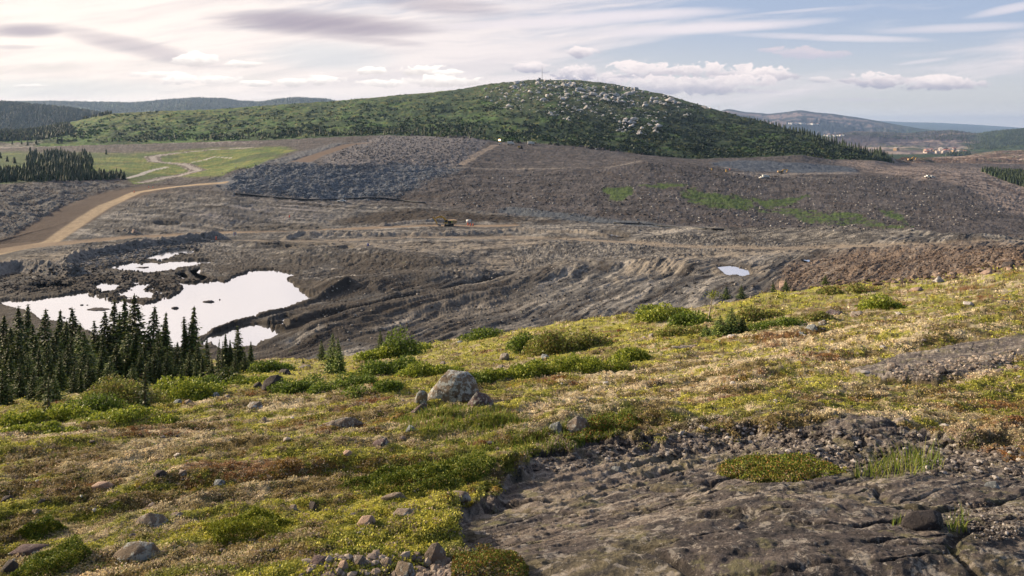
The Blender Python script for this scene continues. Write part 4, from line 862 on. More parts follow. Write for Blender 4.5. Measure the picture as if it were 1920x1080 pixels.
put_rock(1697, 713, 12, 12, M_gneiss, 'little upright stone in front of the grey slab', 57)
put_rock(245, 1052, 100, 36, M_lich, 'large mossy lichened rock low in the left foreground', 60, pts=[(-.5, -.1, 0), (-.3, -.3, 0), (.3, -.3, 0), (.52, 0, .3), (.3, .3, 0), (-.3, .3, 0), (-.35, 0, .35), (-.12, 0, .85), (.1, 0, 1.0), (.35, 0, .95), (.1, -.25, .6)], depth=.6)
put_rock(280, 985, 72, 26, M_gneiss, 'grey cloven rock in the left foreground heath', 61, pts=[(-.5, 0, .1), (-.3, -.3, 0), (.3, -.3, 0), (.5, 0, .3), (.3, .3, 0), (-.3, .3, 0), (-.35, 0, .65), (-.1, 0, 1.0), (.3, 0, .9), (.1, -.25, .4)], depth=.5)
put_rock(330, 968, 30, 10, M_gneiss, 'small flat grey stone at the right end of the cloven rock', 62)
put_rock(298, 893, 34, 16, M_dark, 'dark jagged stone in the row of stones at left', 63)
put_rock(340, 892, 28, 13, M_gneiss, 'pale pointed stone right of the dark jagged stone', 64)
put_rock(408, 912, 32, 18, M_blue, 'bluish lichened stone in the heath left of centre', 65)
put_rock(190, 915, 60, 15, M_pink, 'long pale low rock at the left end of the row of stones', 66, depth=.3)
put_rock(62, 965, 26, 14, M_gneiss, 'small grey stone near the left edge', 67)
put_rock(10, 940, 28, 12, M_dark, 'dark stone at the very left edge', 68)
put_rock(332, 856, 20, 9, M_white, 'small white stone in the upper left turf', 69)
put_rock(548, 955, 24, 12, M_gneiss, 'small rounded tan stone, left neighbour of the sharp stone', 70)
put_rock(582, 958, 34, 24, M_dark, 'sharp-crested dark stone in the brown heath', 71)
put_rock(688, 985, 40, 24, M_pink, 'blocky pale stone with dark pits below centre', 72)
put_rock(756, 970, 56, 18, M_gneiss, 'flat-topped grey stone right of the blocky pale stone', 73)
put_rock(740, 935, 60, 14, M_gneiss, 'long sloping grey stone under the dark green patch', 74, depth=.3)
put_rock(860, 935, 60, 16, M_gneiss, 'pale low hump of rock left of the bedrock', 75, depth=.4)
put_rock(815, 1062, 48, 42, M_gneiss, 'tall yellowish lichened stone by the lower edge', 76, pts=[(-.4, 0, 0), (-.3, -.3, 0), (.3, -.35, 0), (.5, 0, 0), (.3, .3, 0), (-.3, .3, 0), (-.42, -.05, .5), (-.15, 0, .95), (.12, 0, 1.0), (.4, 0, .6), (.0, -.25, .75)], sink=.05)
put_rock(783, 1050, 20, 22, M_gneiss, 'small upright stone leaning by the tall yellowish stone', 77)
put_rock(600, 1062, 50, 28, M_purple, 'purple-grey stone at the left end of the bottom stone heap', 78)
put_rock(640, 1070, 36, 30, M_pink, 'pale angular stone in the bottom stone heap', 79)
put_rock(672, 1064, 40, 32, M_gneiss, 'tan angular stone, middle of the bottom stone heap', 80)
put_rock(722, 1068, 40, 32, M_gneiss, 'grey stone at the right end of the bottom stone heap', 81)
put_rock(758, 1085, 56, 36, M_lich, 'lichened stone cut by the lower edge', 82)
put_rock(628, 1090, 26, 18, M_pink, 'small pinkish stone at the lower edge', 83)
put_rock(830, 1090, 24, 20, M_gneiss, 'small rounded stone at the lower edge beside the moss', 84)
put_rock(12, 1075, 40, 30, M_dark, 'dark corner stone at bottom left', 85)
put_rock(60, 1040, 110, 26, M_purple, 'broad grey ledge stone at bottom left', 86, depth=.4)
put_rock(1735, 990, 82, 30, M_dark, 'dark block lying in the hollow of the bedrock', 87, pts=[(-.5, 0, 0), (-.3, -.2, 0), (.3, -.3, 0), (.5, 0, .1), (.3, .3, 0), (-.3, .3, 0), (-.42, 0, .5), (-.2, 0, .9), (.25, 0, 1.0), (.45, 0, .8), (.2, -.28, .6)], depth=.5, sink=.05)
put_rock(1158, 885, 30, 18, M_blue, 'rounded bluish stone on the bedrock edge', 88)
put_rock(1865, 915, 34, 14, M_blue, 'small bluish stone in the gravel at right', 89)
put_rock(1840, 868, 20, 11, M_white, 'white stone in the gravel at right', 90)

# small stones, too many to count: one object per patch
def ico(sub=1):
    bm = bmesh.new(); bmesh.ops.create_icosphere(bm, subdivisions=sub, radius=1.0); V = np.array([v.co[:] for v in bm.verts]); Fc = np.array([[v.index for v in f.verts] for f in bm.faces]); bm.free(); return V, Fc
IV, IF = ico(1)
def in_poly(poly, n, r):
    p = np.array(poly, float); out = []
    while sum(len(a) for a in out) < n:
        q = np.stack([r.uniform(p[:, 0].min(), p[:, 0].max(), n), r.uniform(p[:, 1].min(), p[:, 1].max(), n)], 1)
        d = poly_dist(poly, q[:, 0], q[:, 1]); out.append(q[d < 0])
    return np.concatenate(out)[:n]
def scatter_rocks(name, poly, n, s0, s1, cols, mat, label, seed, px=False, power=2.2, cat='rubble', flatz=0.65, avoid_road=True):
    r = np.random.default_rng(seed); q = in_poly(poly, n, r)
    if not px: q = q + r.normal(size=q.shape) * np.array([9, 3.5])
    P, ri, ci = at_many(q[:, 0], q[:, 1])
    if avoid_road:
        bad = (gpatch[ri, ci] > 0.35) | (R_road[ri, ci] < 1.0) | (R_ramp[ri, ci] > 0.5) | (R_cross[ri, ci] < 1.0) | (R_pit[ri, ci] < 1) | (PONDM[ri, ci] > 0.5) | (R_mead[ri, ci] < 1)
        P = P[~bad]
    n = len(P); sz = s0 + (s1 - s0) * r.random(n) ** (power * 2)
    if px: sz = sz * P[:, 1] / F
    base = IV[None] * (1 + r.uniform(-0.28, 0.28, (n, len(IV), 1)))
    sc3 = np.stack([sz * r.uniform(.8, 1.3, n), sz * r.uniform(.7, 1.1, n), sz * flatz * r.uniform(.7, 1.2, n)], 1) * 0.5
    a = r.uniform(0, 6.28, n); V_ = base * sc3[:, None, :]
    x = V_[..., 0] * np.cos(a)[:, None] - V_[..., 1] * np.sin(a)[:, None]; y = V_[..., 0] * np.sin(a)[:, None] + V_[..., 1] * np.cos(a)[:, None]
    V_ = np.stack([x, y, V_[..., 2]], -1) + P[:, None, :] + np.array([0, 0, 0.12])[None, None] * sz[:, None, None]
    Fc = IF[None] + (np.arange(n) * len(IV))[:, None, None]
    cols = np.array(cols); cc = cols[r.integers(0, len(cols), n)] * r.uniform(0.75, 1.25, (n, 1)); cc = np.repeat(cc[:, None], len(IV), 1)
    o = np_mesh(name, V_.reshape(-1, 3), Fc.reshape(-1, 3), mat, cc.reshape(-1, 3)); tag(o, label, cat, None, 'stuff'); return o
M_rub = ground_mat('broken_rock', (1.5, 6.0), 0.6, 0.1, 0.3)
M_rubf = ground_mat('foreground_pebbles', (20.0, 60.0), 0.6, 0.01, 0.3)
G1 = [(0.12, 0.135, 0.155), (0.085, 0.095, 0.115), (0.19, 0.205, 0.23), (0.12, 0.125, 0.13)]
G2 = [(0.095, 0.087, 0.087), (0.125, 0.115, 0.113), (0.07, 0.062, 0.06), (0.24, 0.225, 0.22)]
scatter_rocks('blasted_rock', [(415, 352), (440, 322), (480, 309), (560, 304), (640, 310), (740, 304), (870, 316), (800, 340), (760, 362), (720, 372), (640, 372), (560, 370), (470, 362)], 15000, 0.2, 1.2, [(0.17, 0.19, 0.225), (0.12, 0.135, 0.165), (0.30, 0.33, 0.37), (0.15, 0.16, 0.175)], M_rub, 'heap of blue-grey blasted rock below the haul road bench', 1)
scatter_rocks('dumped_rock', [(610, 300), (680, 262), (720, 254), (880, 258), (910, 268), (850, 310), (740, 304)], 6000, 0.4, 1.9, [(0.15, 0.14, 0.145), (0.11, 0.10, 0.10), (0.20, 0.19, 0.19), (0.30, 0.28, 0.28)], M_rub, 'grey tipped rock forming the tall dump under the green hill', 2)
scatter_rocks('slope_rubble', [(830, 330), (1200, 320), (1440, 340), (1780, 350), (1880, 400), (1800, 430), (1440, 425), (1100, 408), (840, 385)], 8000, 0.3, 1.7, G2 + [(0.38, 0.36, 0.35)], M_rub, 'stony waste rock strewn over the long dump slope', 3, power=3)
scatter_rocks('bench_rubble', [(1180, 300), (1300, 305), (1400, 322), (1500, 334), (1660, 330), (1760, 338), (1560, 345), (1380, 340), (1200, 316)], 1500, 0.4, 1.8, G2, M_rub, 'broken stone along the edge of the upper bench', 4)
scatter_rocks('wall_rubble', [(0, 350), (120, 345), (228, 347), (225, 356), (160, 380), (84, 408), (0, 442)], 1500, 0.25, 1.2, [(0.20, 0.20, 0.20), (0.13, 0.13, 0.135), (0.26, 0.25, 0.24)], M_rub, 'fallen blocks on the blasted rock face at left', 5)
scatter_rocks('floor_rubble', [(480, 440), (1400, 440), (1800, 450), (1500, 500), (1400, 560), (1100, 590), (700, 640), (520, 650), (620, 560), (560, 500)], 6500, 0.08, 0.8, [(0.16, 0.145, 0.13), (0.22, 0.19, 0.16), (0.08, 0.065, 0.055), (0.36, 0.33, 0.30)], M_rub, 'loose stones and clods over the churned mine floor', 6, power=3)
scatter_rocks('brown_rubble', [(1440, 545), (1500, 495), (1640, 470), (1920, 460), (1920, 500), (1760, 520), (1640, 530), (1540, 535)], 8000, 0.08, 0.62, [(0.18, 0.13, 0.098), (0.14, 0.10, 0.078), (0.26, 0.20, 0.165), (0.10, 0.075, 0.06)], M_rub, 'brown stony rubble beyond the brow at right', 7, power=2.2)
scatter_rocks('berm_stones', [(110, 505), (150, 480), (290, 455), (415, 443), (420, 452), (300, 480), (160, 505)], 1800, 0.3, 1.6, [(0.22, 0.21, 0.20), (0.15, 0.14, 0.14), (0.30, 0.28, 0.27)], M_rub, 'grey stones of the berm along the upper pools', 8)
scatter_rocks('mud_clods', [(120, 500), (330, 508), (400, 520), (350, 545), (260, 560), (150, 545), (0, 550), (0, 520)], 2600, 0.2, 1.1, [(0.05, 0.04, 0.035), (0.08, 0.065, 0.055), (0.03, 0.025, 0.022)], M_rub, 'dark peat clods between the pools', 9)
scatter_rocks('gravel_patch', [(960, 880), (1150, 832), (1300, 800), (1480, 797), (1700, 812), (1960, 845), (1960, 905), (1760, 893), (1600, 885), (1400, 850), (1200, 858), (1040, 885)], 4200, 1.5, 13, [(0.20, 0.175, 0.16), (0.13, 0.11, 0.10), (0.36, 0.33, 0.31), (0.07, 0.06, 0.055), (0.10, 0.085, 0.075)], M_rubf, 'angular pebbles and gravel along the edge of the bedrock', 10, True, 3, avoid_road=False)
scatter_rocks('slab_rubble', [(1660, 690), (1800, 670), (1920, 655), (1920, 690), (1800, 712), (1680, 714)], 500, 3, 12, [(0.28, 0.23, 0.19), (0.16, 0.13, 0.115), (0.36, 0.31, 0.27)], M_rubf, 'loose chips at the foot of the grey slab', 11, True, 2, avoid_road=False)
scatter_rocks('stone_heap', [(570, 1052), (650, 1038), (760, 1045), (850, 1055), (850, 1085), (560, 1085)], 320, 6, 26, [(0.26, 0.21, 0.175), (0.17, 0.14, 0.13), (0.34, 0.29, 0.25)], M_rubf, 'broken stones heaped at the lower edge', 12, True, 2, avoid_road=False)
scatter_rocks('hollow_gravel', [(1790, 940), (1920, 950), (1920, 1010), (1840, 1015), (1770, 985)], 700, 2, 9, [(0.10, 0.085, 0.08), (0.06, 0.05, 0.045), (0.36, 0.33, 0.31)], M_rubf, 'dark gravel in the hollow of the bedrock', 13, True, 3, avoid_road=False)
scatter_rocks('turf_stones', [(0, 830), (700, 760), (1300, 640), (1920, 540), (1920, 800), (1200, 820), (850, 940), (780, 1080), (0, 1080)], 420, 3, 16, [(0.34, 0.29, 0.25), (0.20, 0.165, 0.15), (0.44, 0.41, 0.38), (0.10, 0.09, 0.09)], M_rubf, 'small stones poking through the turf', 14, True, 3, flatz=.5, avoid_road=False)

# ------------------------------------------------------------------ leafy things
def leaf_quads(P, size, r, up=0.35, asp=0.55, cols=None):
    """diamond leaves centred at P with random tilt"""
    n = len(P); d = r.normal(size=(n, 3)); d[:, 2] += up; d /= np.linalg.norm(d, axis=1)[:, None]
    e = r.normal(size=(n, 3)); s = np.cross(d, e); s /= np.maximum(np.linalg.norm(s, axis=1), 1e-6)[:, None]
    size = np.broadcast_to(size, (n,))[:, None]
    V_ = np.stack([P - d * size * 0.5, P + s * size * asp * 0.5, P + d * size * 0.5, P - s * size * asp * 0.5], 1)
    Fc = np.arange(4 * n).reshape(n, 4)
    cc = np.repeat(cols[:, None], 4, 1) if cols is not None else None
    return V_.reshape(-1, 3), Fc, (cc.reshape(-1, 3) if cc is not None else None)
M_leaf = leaf_mat('leaf', 0.55, 0.30); M_moss = leaf_mat('heath_leaf', 0.7, 0.18); M_needle = leaf_mat('needle', 0.6, 0.10)
M_bark = simple('bark', (0.10, 0.075, 0.055), 0.9, var=0.4, scale=20); M_deadwood = simple('bare_wood', (0.42, 0.36, 0.30), 0.8, var=0.3, scale=15)

def heath_cover():
    r = np.random.default_rng(77)
    def clumps(n, vlo, vhi, pw):
        u = r.uniform(-150, 2110, n); v = vlo + (vhi - vlo) * r.random(n) ** pw
        return u, v
    parts_ = []
    u, v = clumps(62000, 490, 1095, 0.68)
    P, ri, ci = at_many(u, v); ok = (LY[ri, ci] < 7.05) & (BED[ri, ci] < 0.35) & (P[:, 1] < 80) & (P[:, 1] > 2.2)
    P, ri, ci = P[ok], ri[ok], ci[ok]; base = C[ri, ci]; n = len(P)
    dist = P[:, 1]; ls = np.clip(2.9 * dist / F, 0.010, 0.12) * r.uniform(0.8, 1.5, n)
    lum = base.sum(1); green = base[:, 1] - base[:, 0] * 0.96
    kinds = np.array([(0.20, 0.23, 0.03), (0.13, 0.165, 0.028), (0.30, 0.29, 0.05), (0.085, 0.105, 0.025), (0.20, 0.075, 0.03), (0.30, 0.15, 0.045), (0.42, 0.33, 0.245), (0.30, 0.25, 0.20)])
    sx = Sx[ri, ci]; sy = Sy[ri, ci]; n1 = fbm(sx * 0.5, sy, 0.9, 4, 0.6, 401)
    isg = green > 0.004; isr = (base[:, 0] > base[:, 1] * 1.7)
    k = np.where(isg, np.where(r.random(n) < 0.30 + n1, 2, np.where(r.random(n) < 0.5, 0, 1)), np.where(isr, np.where(r.random(n) < 0.35, 5, 4), np.where(r.random(n) < 0.42, 6, np.where(r.random(n) < 0.5, 7, 1))))
    m = 12; cc = np.where(r.random((n, 1)) < 0.72, base * 1.6, kinds[k] * 1.1) * r.uniform(0.85, 1.2, (n, 1))
    rad = ls * r.uniform(1.6, 3.6, n)
    q = r.normal(size=(n, m, 3)); q /= np.linalg.norm(q, axis=2)[..., None]; q *= r.random((n, m, 1)) ** 0.4; q[..., 2] = np.abs(q[..., 2]) * 0.32
    PP = (P[:, None] + q * rad[:, None, None]).reshape(-1, 3)
    col_ = (np.repeat(cc[:, None], m, 1) * r.uniform(0.75, 1.25, (n, m, 1))).reshape(-1, 3)
    V_, Fc, c_ = leaf_quads(PP, np.repeat(ls, m), r, 0.9, 0.6, col_)
    o = np_mesh('heath_plants', V_, Fc, M_moss, c_); tag(o, 'low mat of crowberry, moss and lichen over the slope', 'ground cover', None, 'stuff')
    # dense cushion patches standing above the mat
    def cushion(poly, n, cols, h, name, label, lpx=4.0):
        q = in_poly(poly, n, r); P, ri, ci = at_many(q[:, 0], q[:, 1]); sd = -poly_dist(poly, q[:, 0], q[:, 1])
        hh = smooth(sd, 0, 14) * h * (0.6 + 0.8 * r.random(n)) * (0.7 + 0.6 * fbm(P[:, 0], P[:, 1], 0.25, 2, 0.5, 5))
        P = P + np.stack([np.zeros(n), np.zeros(n), np.maximum(hh, 0)], 1)
        cols = np.array(cols); cc = cols[r.integers(0, len(cols), n)] * r.uniform(0.7, 1.3, (n, 1))
        V_, Fc, c_ = leaf_quads(P, lpx * P[:, 1] / F * r.uniform(.7, 1.3, n), r, 0.5, 0.6, cc)
        tag(np_mesh(name, V_, Fc, M_moss, c_), label, 'ground cover', None, 'stuff')
    GR = [(0.17, 0.22, 0.025), (0.11, 0.16, 0.02), (0.26, 0.27, 0.04), (0.07, 0.11, 0.02)]
    cushion([(1345, 872), (1400, 853), (1500, 853), (1560, 868), (1592, 885), (1500, 903), (1420, 905), (1350, 892)], 9000, GR + [(0.30, 0.17, 0.05)], 0.06, 'crowberry_cushion', 'bright green crowberry cushion in a hollow of the bedrock')
    cushion([(845, 1045), (900, 1033), (960, 1040), (992, 1062), (990, 1100), (840, 1100)], 9000, GR[1:] + [(0.28, 0.16, 0.05), (0.20, 0.12, 0.03)], 0.07, 'heath_cushion', 'yellow and green heath cushion at the lower edge by the bedrock')
    cushion([(620, 915), (720, 878), (830, 868), (900, 850), (940, 860), (920, 890), (860, 915), (720, 930)], 14000, GR, 0.06, 'heath_cushion', 'deep green heath cushion left of the bedrock')
    cushion([(380, 985), (470, 962), (560, 975), (520, 1010), (400, 1030)], 10000, [(0.30, 0.32, 0.03), (0.22, 0.26, 0.03), (0.36, 0.36, 0.05), (0.13, 0.16, 0.02)], 0.05, 'heath_cushion', 'yellow-green bearberry patch at lower left')
    cushion([(0, 1090), (60, 1050), (140, 1025), (180, 1040), (130, 1075), (60, 1100)], 8000, GR, 0.09, 'heath_cushion', 'green heath cushion in the bottom left corner')
    cushion([(1050, 800), (1150, 770), (1210, 785), (1190, 805), (1120, 830), (1060, 830)], 5000, GR + [(0.25, 0.10, 0.035)], 0.06, 'heath_cushion', 'tufty green cushion around the pair of boulders', 4.0)
    cushion([(20, 1000), (90, 975), (130, 990), (60, 1020)], 3000, GR, 0.08, 'heath_cushion', 'dark green heath cushion at left', 4.5)
    # grass blades
    def grass(poly, n, h, label, lean=0.4):
        q = in_poly(poly, n, r); P, ri, ci = at_many(q[:, 0], q[:, 1]); k = P[:, 1] / F; hh = h * r.uniform(.5, 1.2, n) * k
        wv = np.maximum(1.3 * k, 0.0015); d = r.normal(size=(n, 3)) * lean; d[:, 2] = 1; a = r.uniform(0, 3.14, n); s = np.stack([np.cos(a), np.sin(a), 0 * a], 1)
        tip = P + d * hh[:, None]; mid = P + d * hh[:, None] * 0.5 * np.array([0.7, 0.7, 1.15])
        V_ = np.stack([P - s * wv[:, None] * .5, P + s * wv[:, None] * .5, mid + s * wv[:, None] * .4, tip, tip, mid - s * wv[:, None] * .4], 1)
        Fc = np.concatenate([np.stack([np.arange(n) * 6 + i for i in (0, 1, 2, 5)], 1), np.stack([np.arange(n) * 6 + i for i in (5, 2, 3, 4)], 1)])
        c0 = np.array([(0.20, 0.26, 0.04), (0.30, 0.30, 0.07), (0.13, 0.20, 0.03)])[r.integers(0, 3, n)] * r.uniform(.8, 1.2, (n, 1))
        tag(np_mesh('grass', V_.reshape(-1, 3), Fc, M_leaf, np.repeat(c0[:, None], 6, 1).reshape(-1, 3)), label, 'grass', None, 'stuff')
    grass([(1600, 895), (1660, 865), (1760, 855), (1770, 880), (1700, 895), (1620, 900)], 260, 38, 'sparse grass blades in a gravelly joint of the bedrock')
    grass([(1780, 990), (1812, 985), (1815, 1000), (1780, 1002)], 40, 42, 'grass tuft beside the dark block')
    grass([(1670, 982), (1700, 978), (1702, 986), (1672, 988)], 26, 20, 'tiny green shoots left of the dark block')
    grass([(960, 830), (1060, 790), (1180, 770), (1200, 800), (1060, 850), (960, 860)], 1200, 12, 'green grass around the pair of boulders')
    grass([(740, 790), (820, 765), (930, 770), (1000, 790), (900, 815), (760, 810)], 1300, 14, 'thin grass in front of the wedge boulder')
    grass([(780, 830), (1000, 800), (1000, 860), (900, 900), (760, 900)], 400, 14, 'thin grass above the bedrock')
heath_cover()

# shrubs: every bush a thing (stems + foliage)
def tube(bm, pts, r0, r1, seg=5):
    prev = None; n = len(pts)
    for i, p in enumerate(pts):
        p = Vector(p); d = (Vector(pts[min(i + 1, n - 1)]) - Vector(pts[max(i - 1, 0)])).normalized()
        a = d.orthogonal().normalized(); b = d.cross(a); r_ = lerp(r0, r1, i / (n - 1))
        ring = [bm.verts.new(p + (a * math.cos(t * 2 * math.pi / seg) + b * math.sin(t * 2 * math.pi / seg)) * r_) for t in range(seg)]
        if prev:
            for t in range(seg): bm.faces.new((prev[t], prev[(t + 1) % seg], ring[(t + 1) % seg], ring[t]))
        else: bm.faces.new(ring[::-1])
        prev = ring
    bm.faces.new(prev)
def bm_obj(name, bm, mat, parent=None, smooth_=False):
    me = bpy.data.meshes.new(name); bmesh.ops.recalc_face_normals(bm, faces=bm.faces[:]); bm.to_mesh(me); bm.free(); me.materials.append(mat)
    if smooth_:
        for p in me.polygons: p.use_smooth = True
    o = bpy.data.objects.new(name, me); col.objects.link(o)
    if parent: o.parent = parent
    return o
BG = {'y': [(0.26, 0.30, 0.035), (0.18, 0.23, 0.03), (0.34, 0.36, 0.06), (0.10, 0.14, 0.02)], 'g': [(0.13, 0.19, 0.03), (0.09, 0.14, 0.022), (0.19, 0.24, 0.04), (0.055, 0.085, 0.015)],
      'o': [(0.19, 0.22, 0.05), (0.13, 0.15, 0.035), (0.27, 0.27, 0.07), (0.20, 0.15, 0.06)], 's': [(0.035, 0.06, 0.018), (0.06, 0.085, 0.02), (0.10, 0.12, 0.03), (0.02, 0.035, 0.012)]}
def bush(u, v, wpx, hpx, kind, label, seed, n=None, lpx=4.2, group=None, shape='mat', name='shrub', cat='shrub', dy=0.5):
    r = np.random.default_rng(seed); p = at(u, v); k = p.y / F; W = wpx * k; H = hpx * k; root = empty(name, p)
    n = n or int(wpx * hpx * 1.25)
    # several sub-mounds along the width make an uneven outline, each following the ground
    nm_ = max(3, int(wpx / 14)); mx_ = r.uniform(-0.46, 0.46, nm_) * W; my_ = r.uniform(0, dy, nm_) * W * 0.6; mh = H * r.uniform(0.45, 1.0, nm_) * (1 - 0.5 * (np.abs(mx_) / (W / 2)) ** 2); mr_ = np.maximum(W / nm_ * r.uniform(1.6, 2.8, nm_), H * 0.8)
    if shape == 'tall': mh = H * (1 - (np.abs(mx_) / (W / 2)) ** 1.2 * 0.7); mx_ *= 0.8
    g = r.integers(0, nm_, n); d = r.normal(size=(n, 3)); d /= np.linalg.norm(d, axis=1)[:, None]; rad = r.random(n) ** 0.45
    x = mx_[g] + d[:, 0] * rad * mr_[g] * 0.75; y = my_[g] + d[:, 1] * rad * mr_[g] * 0.75; z = np.abs(d[:, 2]) * rad * mh[g]
    gz = np.array([at_xy(p.x + a, p.y + b).z for a, b in zip(mx_, my_)]) - p.z
    # ground height differs between mounds
    P = np.stack([x, y, z + gz[g]], 1)
    cols = np.array(BG[kind]); cc = cols[r.integers(0, len(cols), n)] * r.uniform(0.75, 1.25, (n, 1))
    V_, Fc, c_ = leaf_quads(P, lpx * k * r.uniform(0.7, 1.4, n), r, 0.55, 0.62, cc * 1.25)
    np_mesh('foliage', V_, Fc, M_leaf if kind != 's' else M_needle, c_, root)
    bm = bmesh.new()
    for i in range(nm_ * 3):
        j = i % nm_; a = r.uniform(-1, 1, 2) * mr_[j] * 0.45
        b0 = Vector((mx_[j], my_[j], gz[j] - 0.03)); t = Vector((mx_[j] + a[0], my_[j] + a[1], gz[j] + mh[j] * r.uniform(0.6, 0.95)))
        if i == 0: hub = b0 - Vector((0, 0, .05)); 
        if i < nm_: tube(bm, [hub, b0], 0.012 * H + 0.2 * k, 0.012 * H + 0.2 * k, 4)
        tube(bm, [b0, b0.lerp(t, .5) + Vector((r.uniform(-.05, .05) * H, 0, 0)), t], 0.018 * H + 0.3 * k, 0.2 * k, 4)
    bm_obj('stems', bm, M_bark, root)
    tag(root, label, cat, group); return root
SH = 'shrubs along the brow and in the band below the spruces'
bs = [(20, 800, 110, 34, 'y', 'yellow-green willow at the left edge below the forest'), (105, 790, 120, 38, 'y', 'broad yellow-green willow, second from the left edge'),
      (175, 775, 110, 48, 'g', 'green willow below the spruces, left of the reddish one'), (215, 762, 120, 70, 'o', 'large brownish-green dwarf spruce clump below the forest'),
      (285, 750, 90, 50, 'y', 'yellow-green birch shrub right of the brownish clump'), (330, 750, 110, 50, 'y', 'wide bright willow shrub in the middle of the band'),
      (385, 735, 80, 36, 'g', 'green shrub near the dark krummholz'), (415, 722, 110, 36, 's', 'dark flattened krummholz spruce mat'), (455, 720, 80, 26, 'y', 'low bright shrub right of the krummholz'),
      (60, 815, 140, 22, 'y', 'low bright fringe of willow nearest the camera at left'), (240, 790, 160, 20, 'y', 'low bright fringe of willow under the brownish clump'),
      (500, 698, 70, 28, 'g', 'green shrub right of the last spruces'), (515, 692, 26, 34, 'y', 'thin upright birch sapling right of the last spruces'),
      (560, 735, 120, 30, 'g', 'low willow right of the dark boulder'), (640, 730, 140, 40, 'g', 'broad low willow under the twin spruces'), (700, 738, 90, 22, 'g', 'low willow fringe left of the wedge boulder'),
      (740, 700, 110, 44, 'g', 'willow thicket right of the twin spruces'), (800, 705, 110, 34, 'y', 'bright low willow above the wedge boulder'), (750, 668, 44, 62, 'g', 'tall light green birch bush on the brow'),
      (725, 672, 90, 30, 'y', 'bright shrub at the foot of the tall birch bush'), (800, 655, 60, 16, 'y', 'small bright shrub on the brow right of the birch bush'), (910, 632, 60, 22, 'g', 'spiky green shrub on the brow at centre'),
      (870, 720, 60, 34, 'g', 'shrub just behind the wedge boulder'), (930, 712, 90, 30, 'y', 'yellow-green willow right of the wedge boulder'), (990, 705, 90, 32, 'y', 'bright willow, left end of the long thicket'),
      (1050, 700, 110, 40, 'y', 'bright willow, middle of the long thicket'), (1120, 692, 110, 42, 'y', 'bright willow with glossy leaves, right half of the long thicket'), (1190, 675, 90, 32, 'y', 'bright willow, right end of the long thicket'),
      (1000, 655, 80, 50, 'g', 'upright green willow on the brow right of centre'), (1050, 660, 110, 56, 'o', 'olive twiggy willow beside the upright green one'), (1100, 650, 80, 26, 'o', 'low olive shrub right of the twiggy willow'),
      (1210, 588, 40, 20, 'y', 'small bright shrub on the brow, first right of the gap'), (1255, 600, 90, 38, 'y', 'bright green alder on the brow left of the snag'), (1300, 610, 80, 34, 'g', 'green shrub at the foot of the snag'),
      (1280, 625, 90, 22, 'o', 'low olive shrub below the snag'), (1420, 600, 80, 30, 'o', 'olive twiggy shrub right of the dwarf spruces'), (1585, 551, 76, 28, 'o', 'thin feathery olive shrub on the right brow'),
      (1655, 578, 82, 32, 'y', 'rounded yellow-leaved shrub on the right slope'), (1525, 600, 56, 22, 'o', 'thin olive shrub above the bluish boulders'), (1460, 612, 70, 22, 'g', 'low green shrub left of the bluish boulders')]
for i, (u, v, w_, h_, k_, lab) in enumerate(bs):
    bush(u, v, w_, h_, k_, lab, 500 + i, group=SH, shape='tall' if h_ > w_ * 0.8 else 'mat')

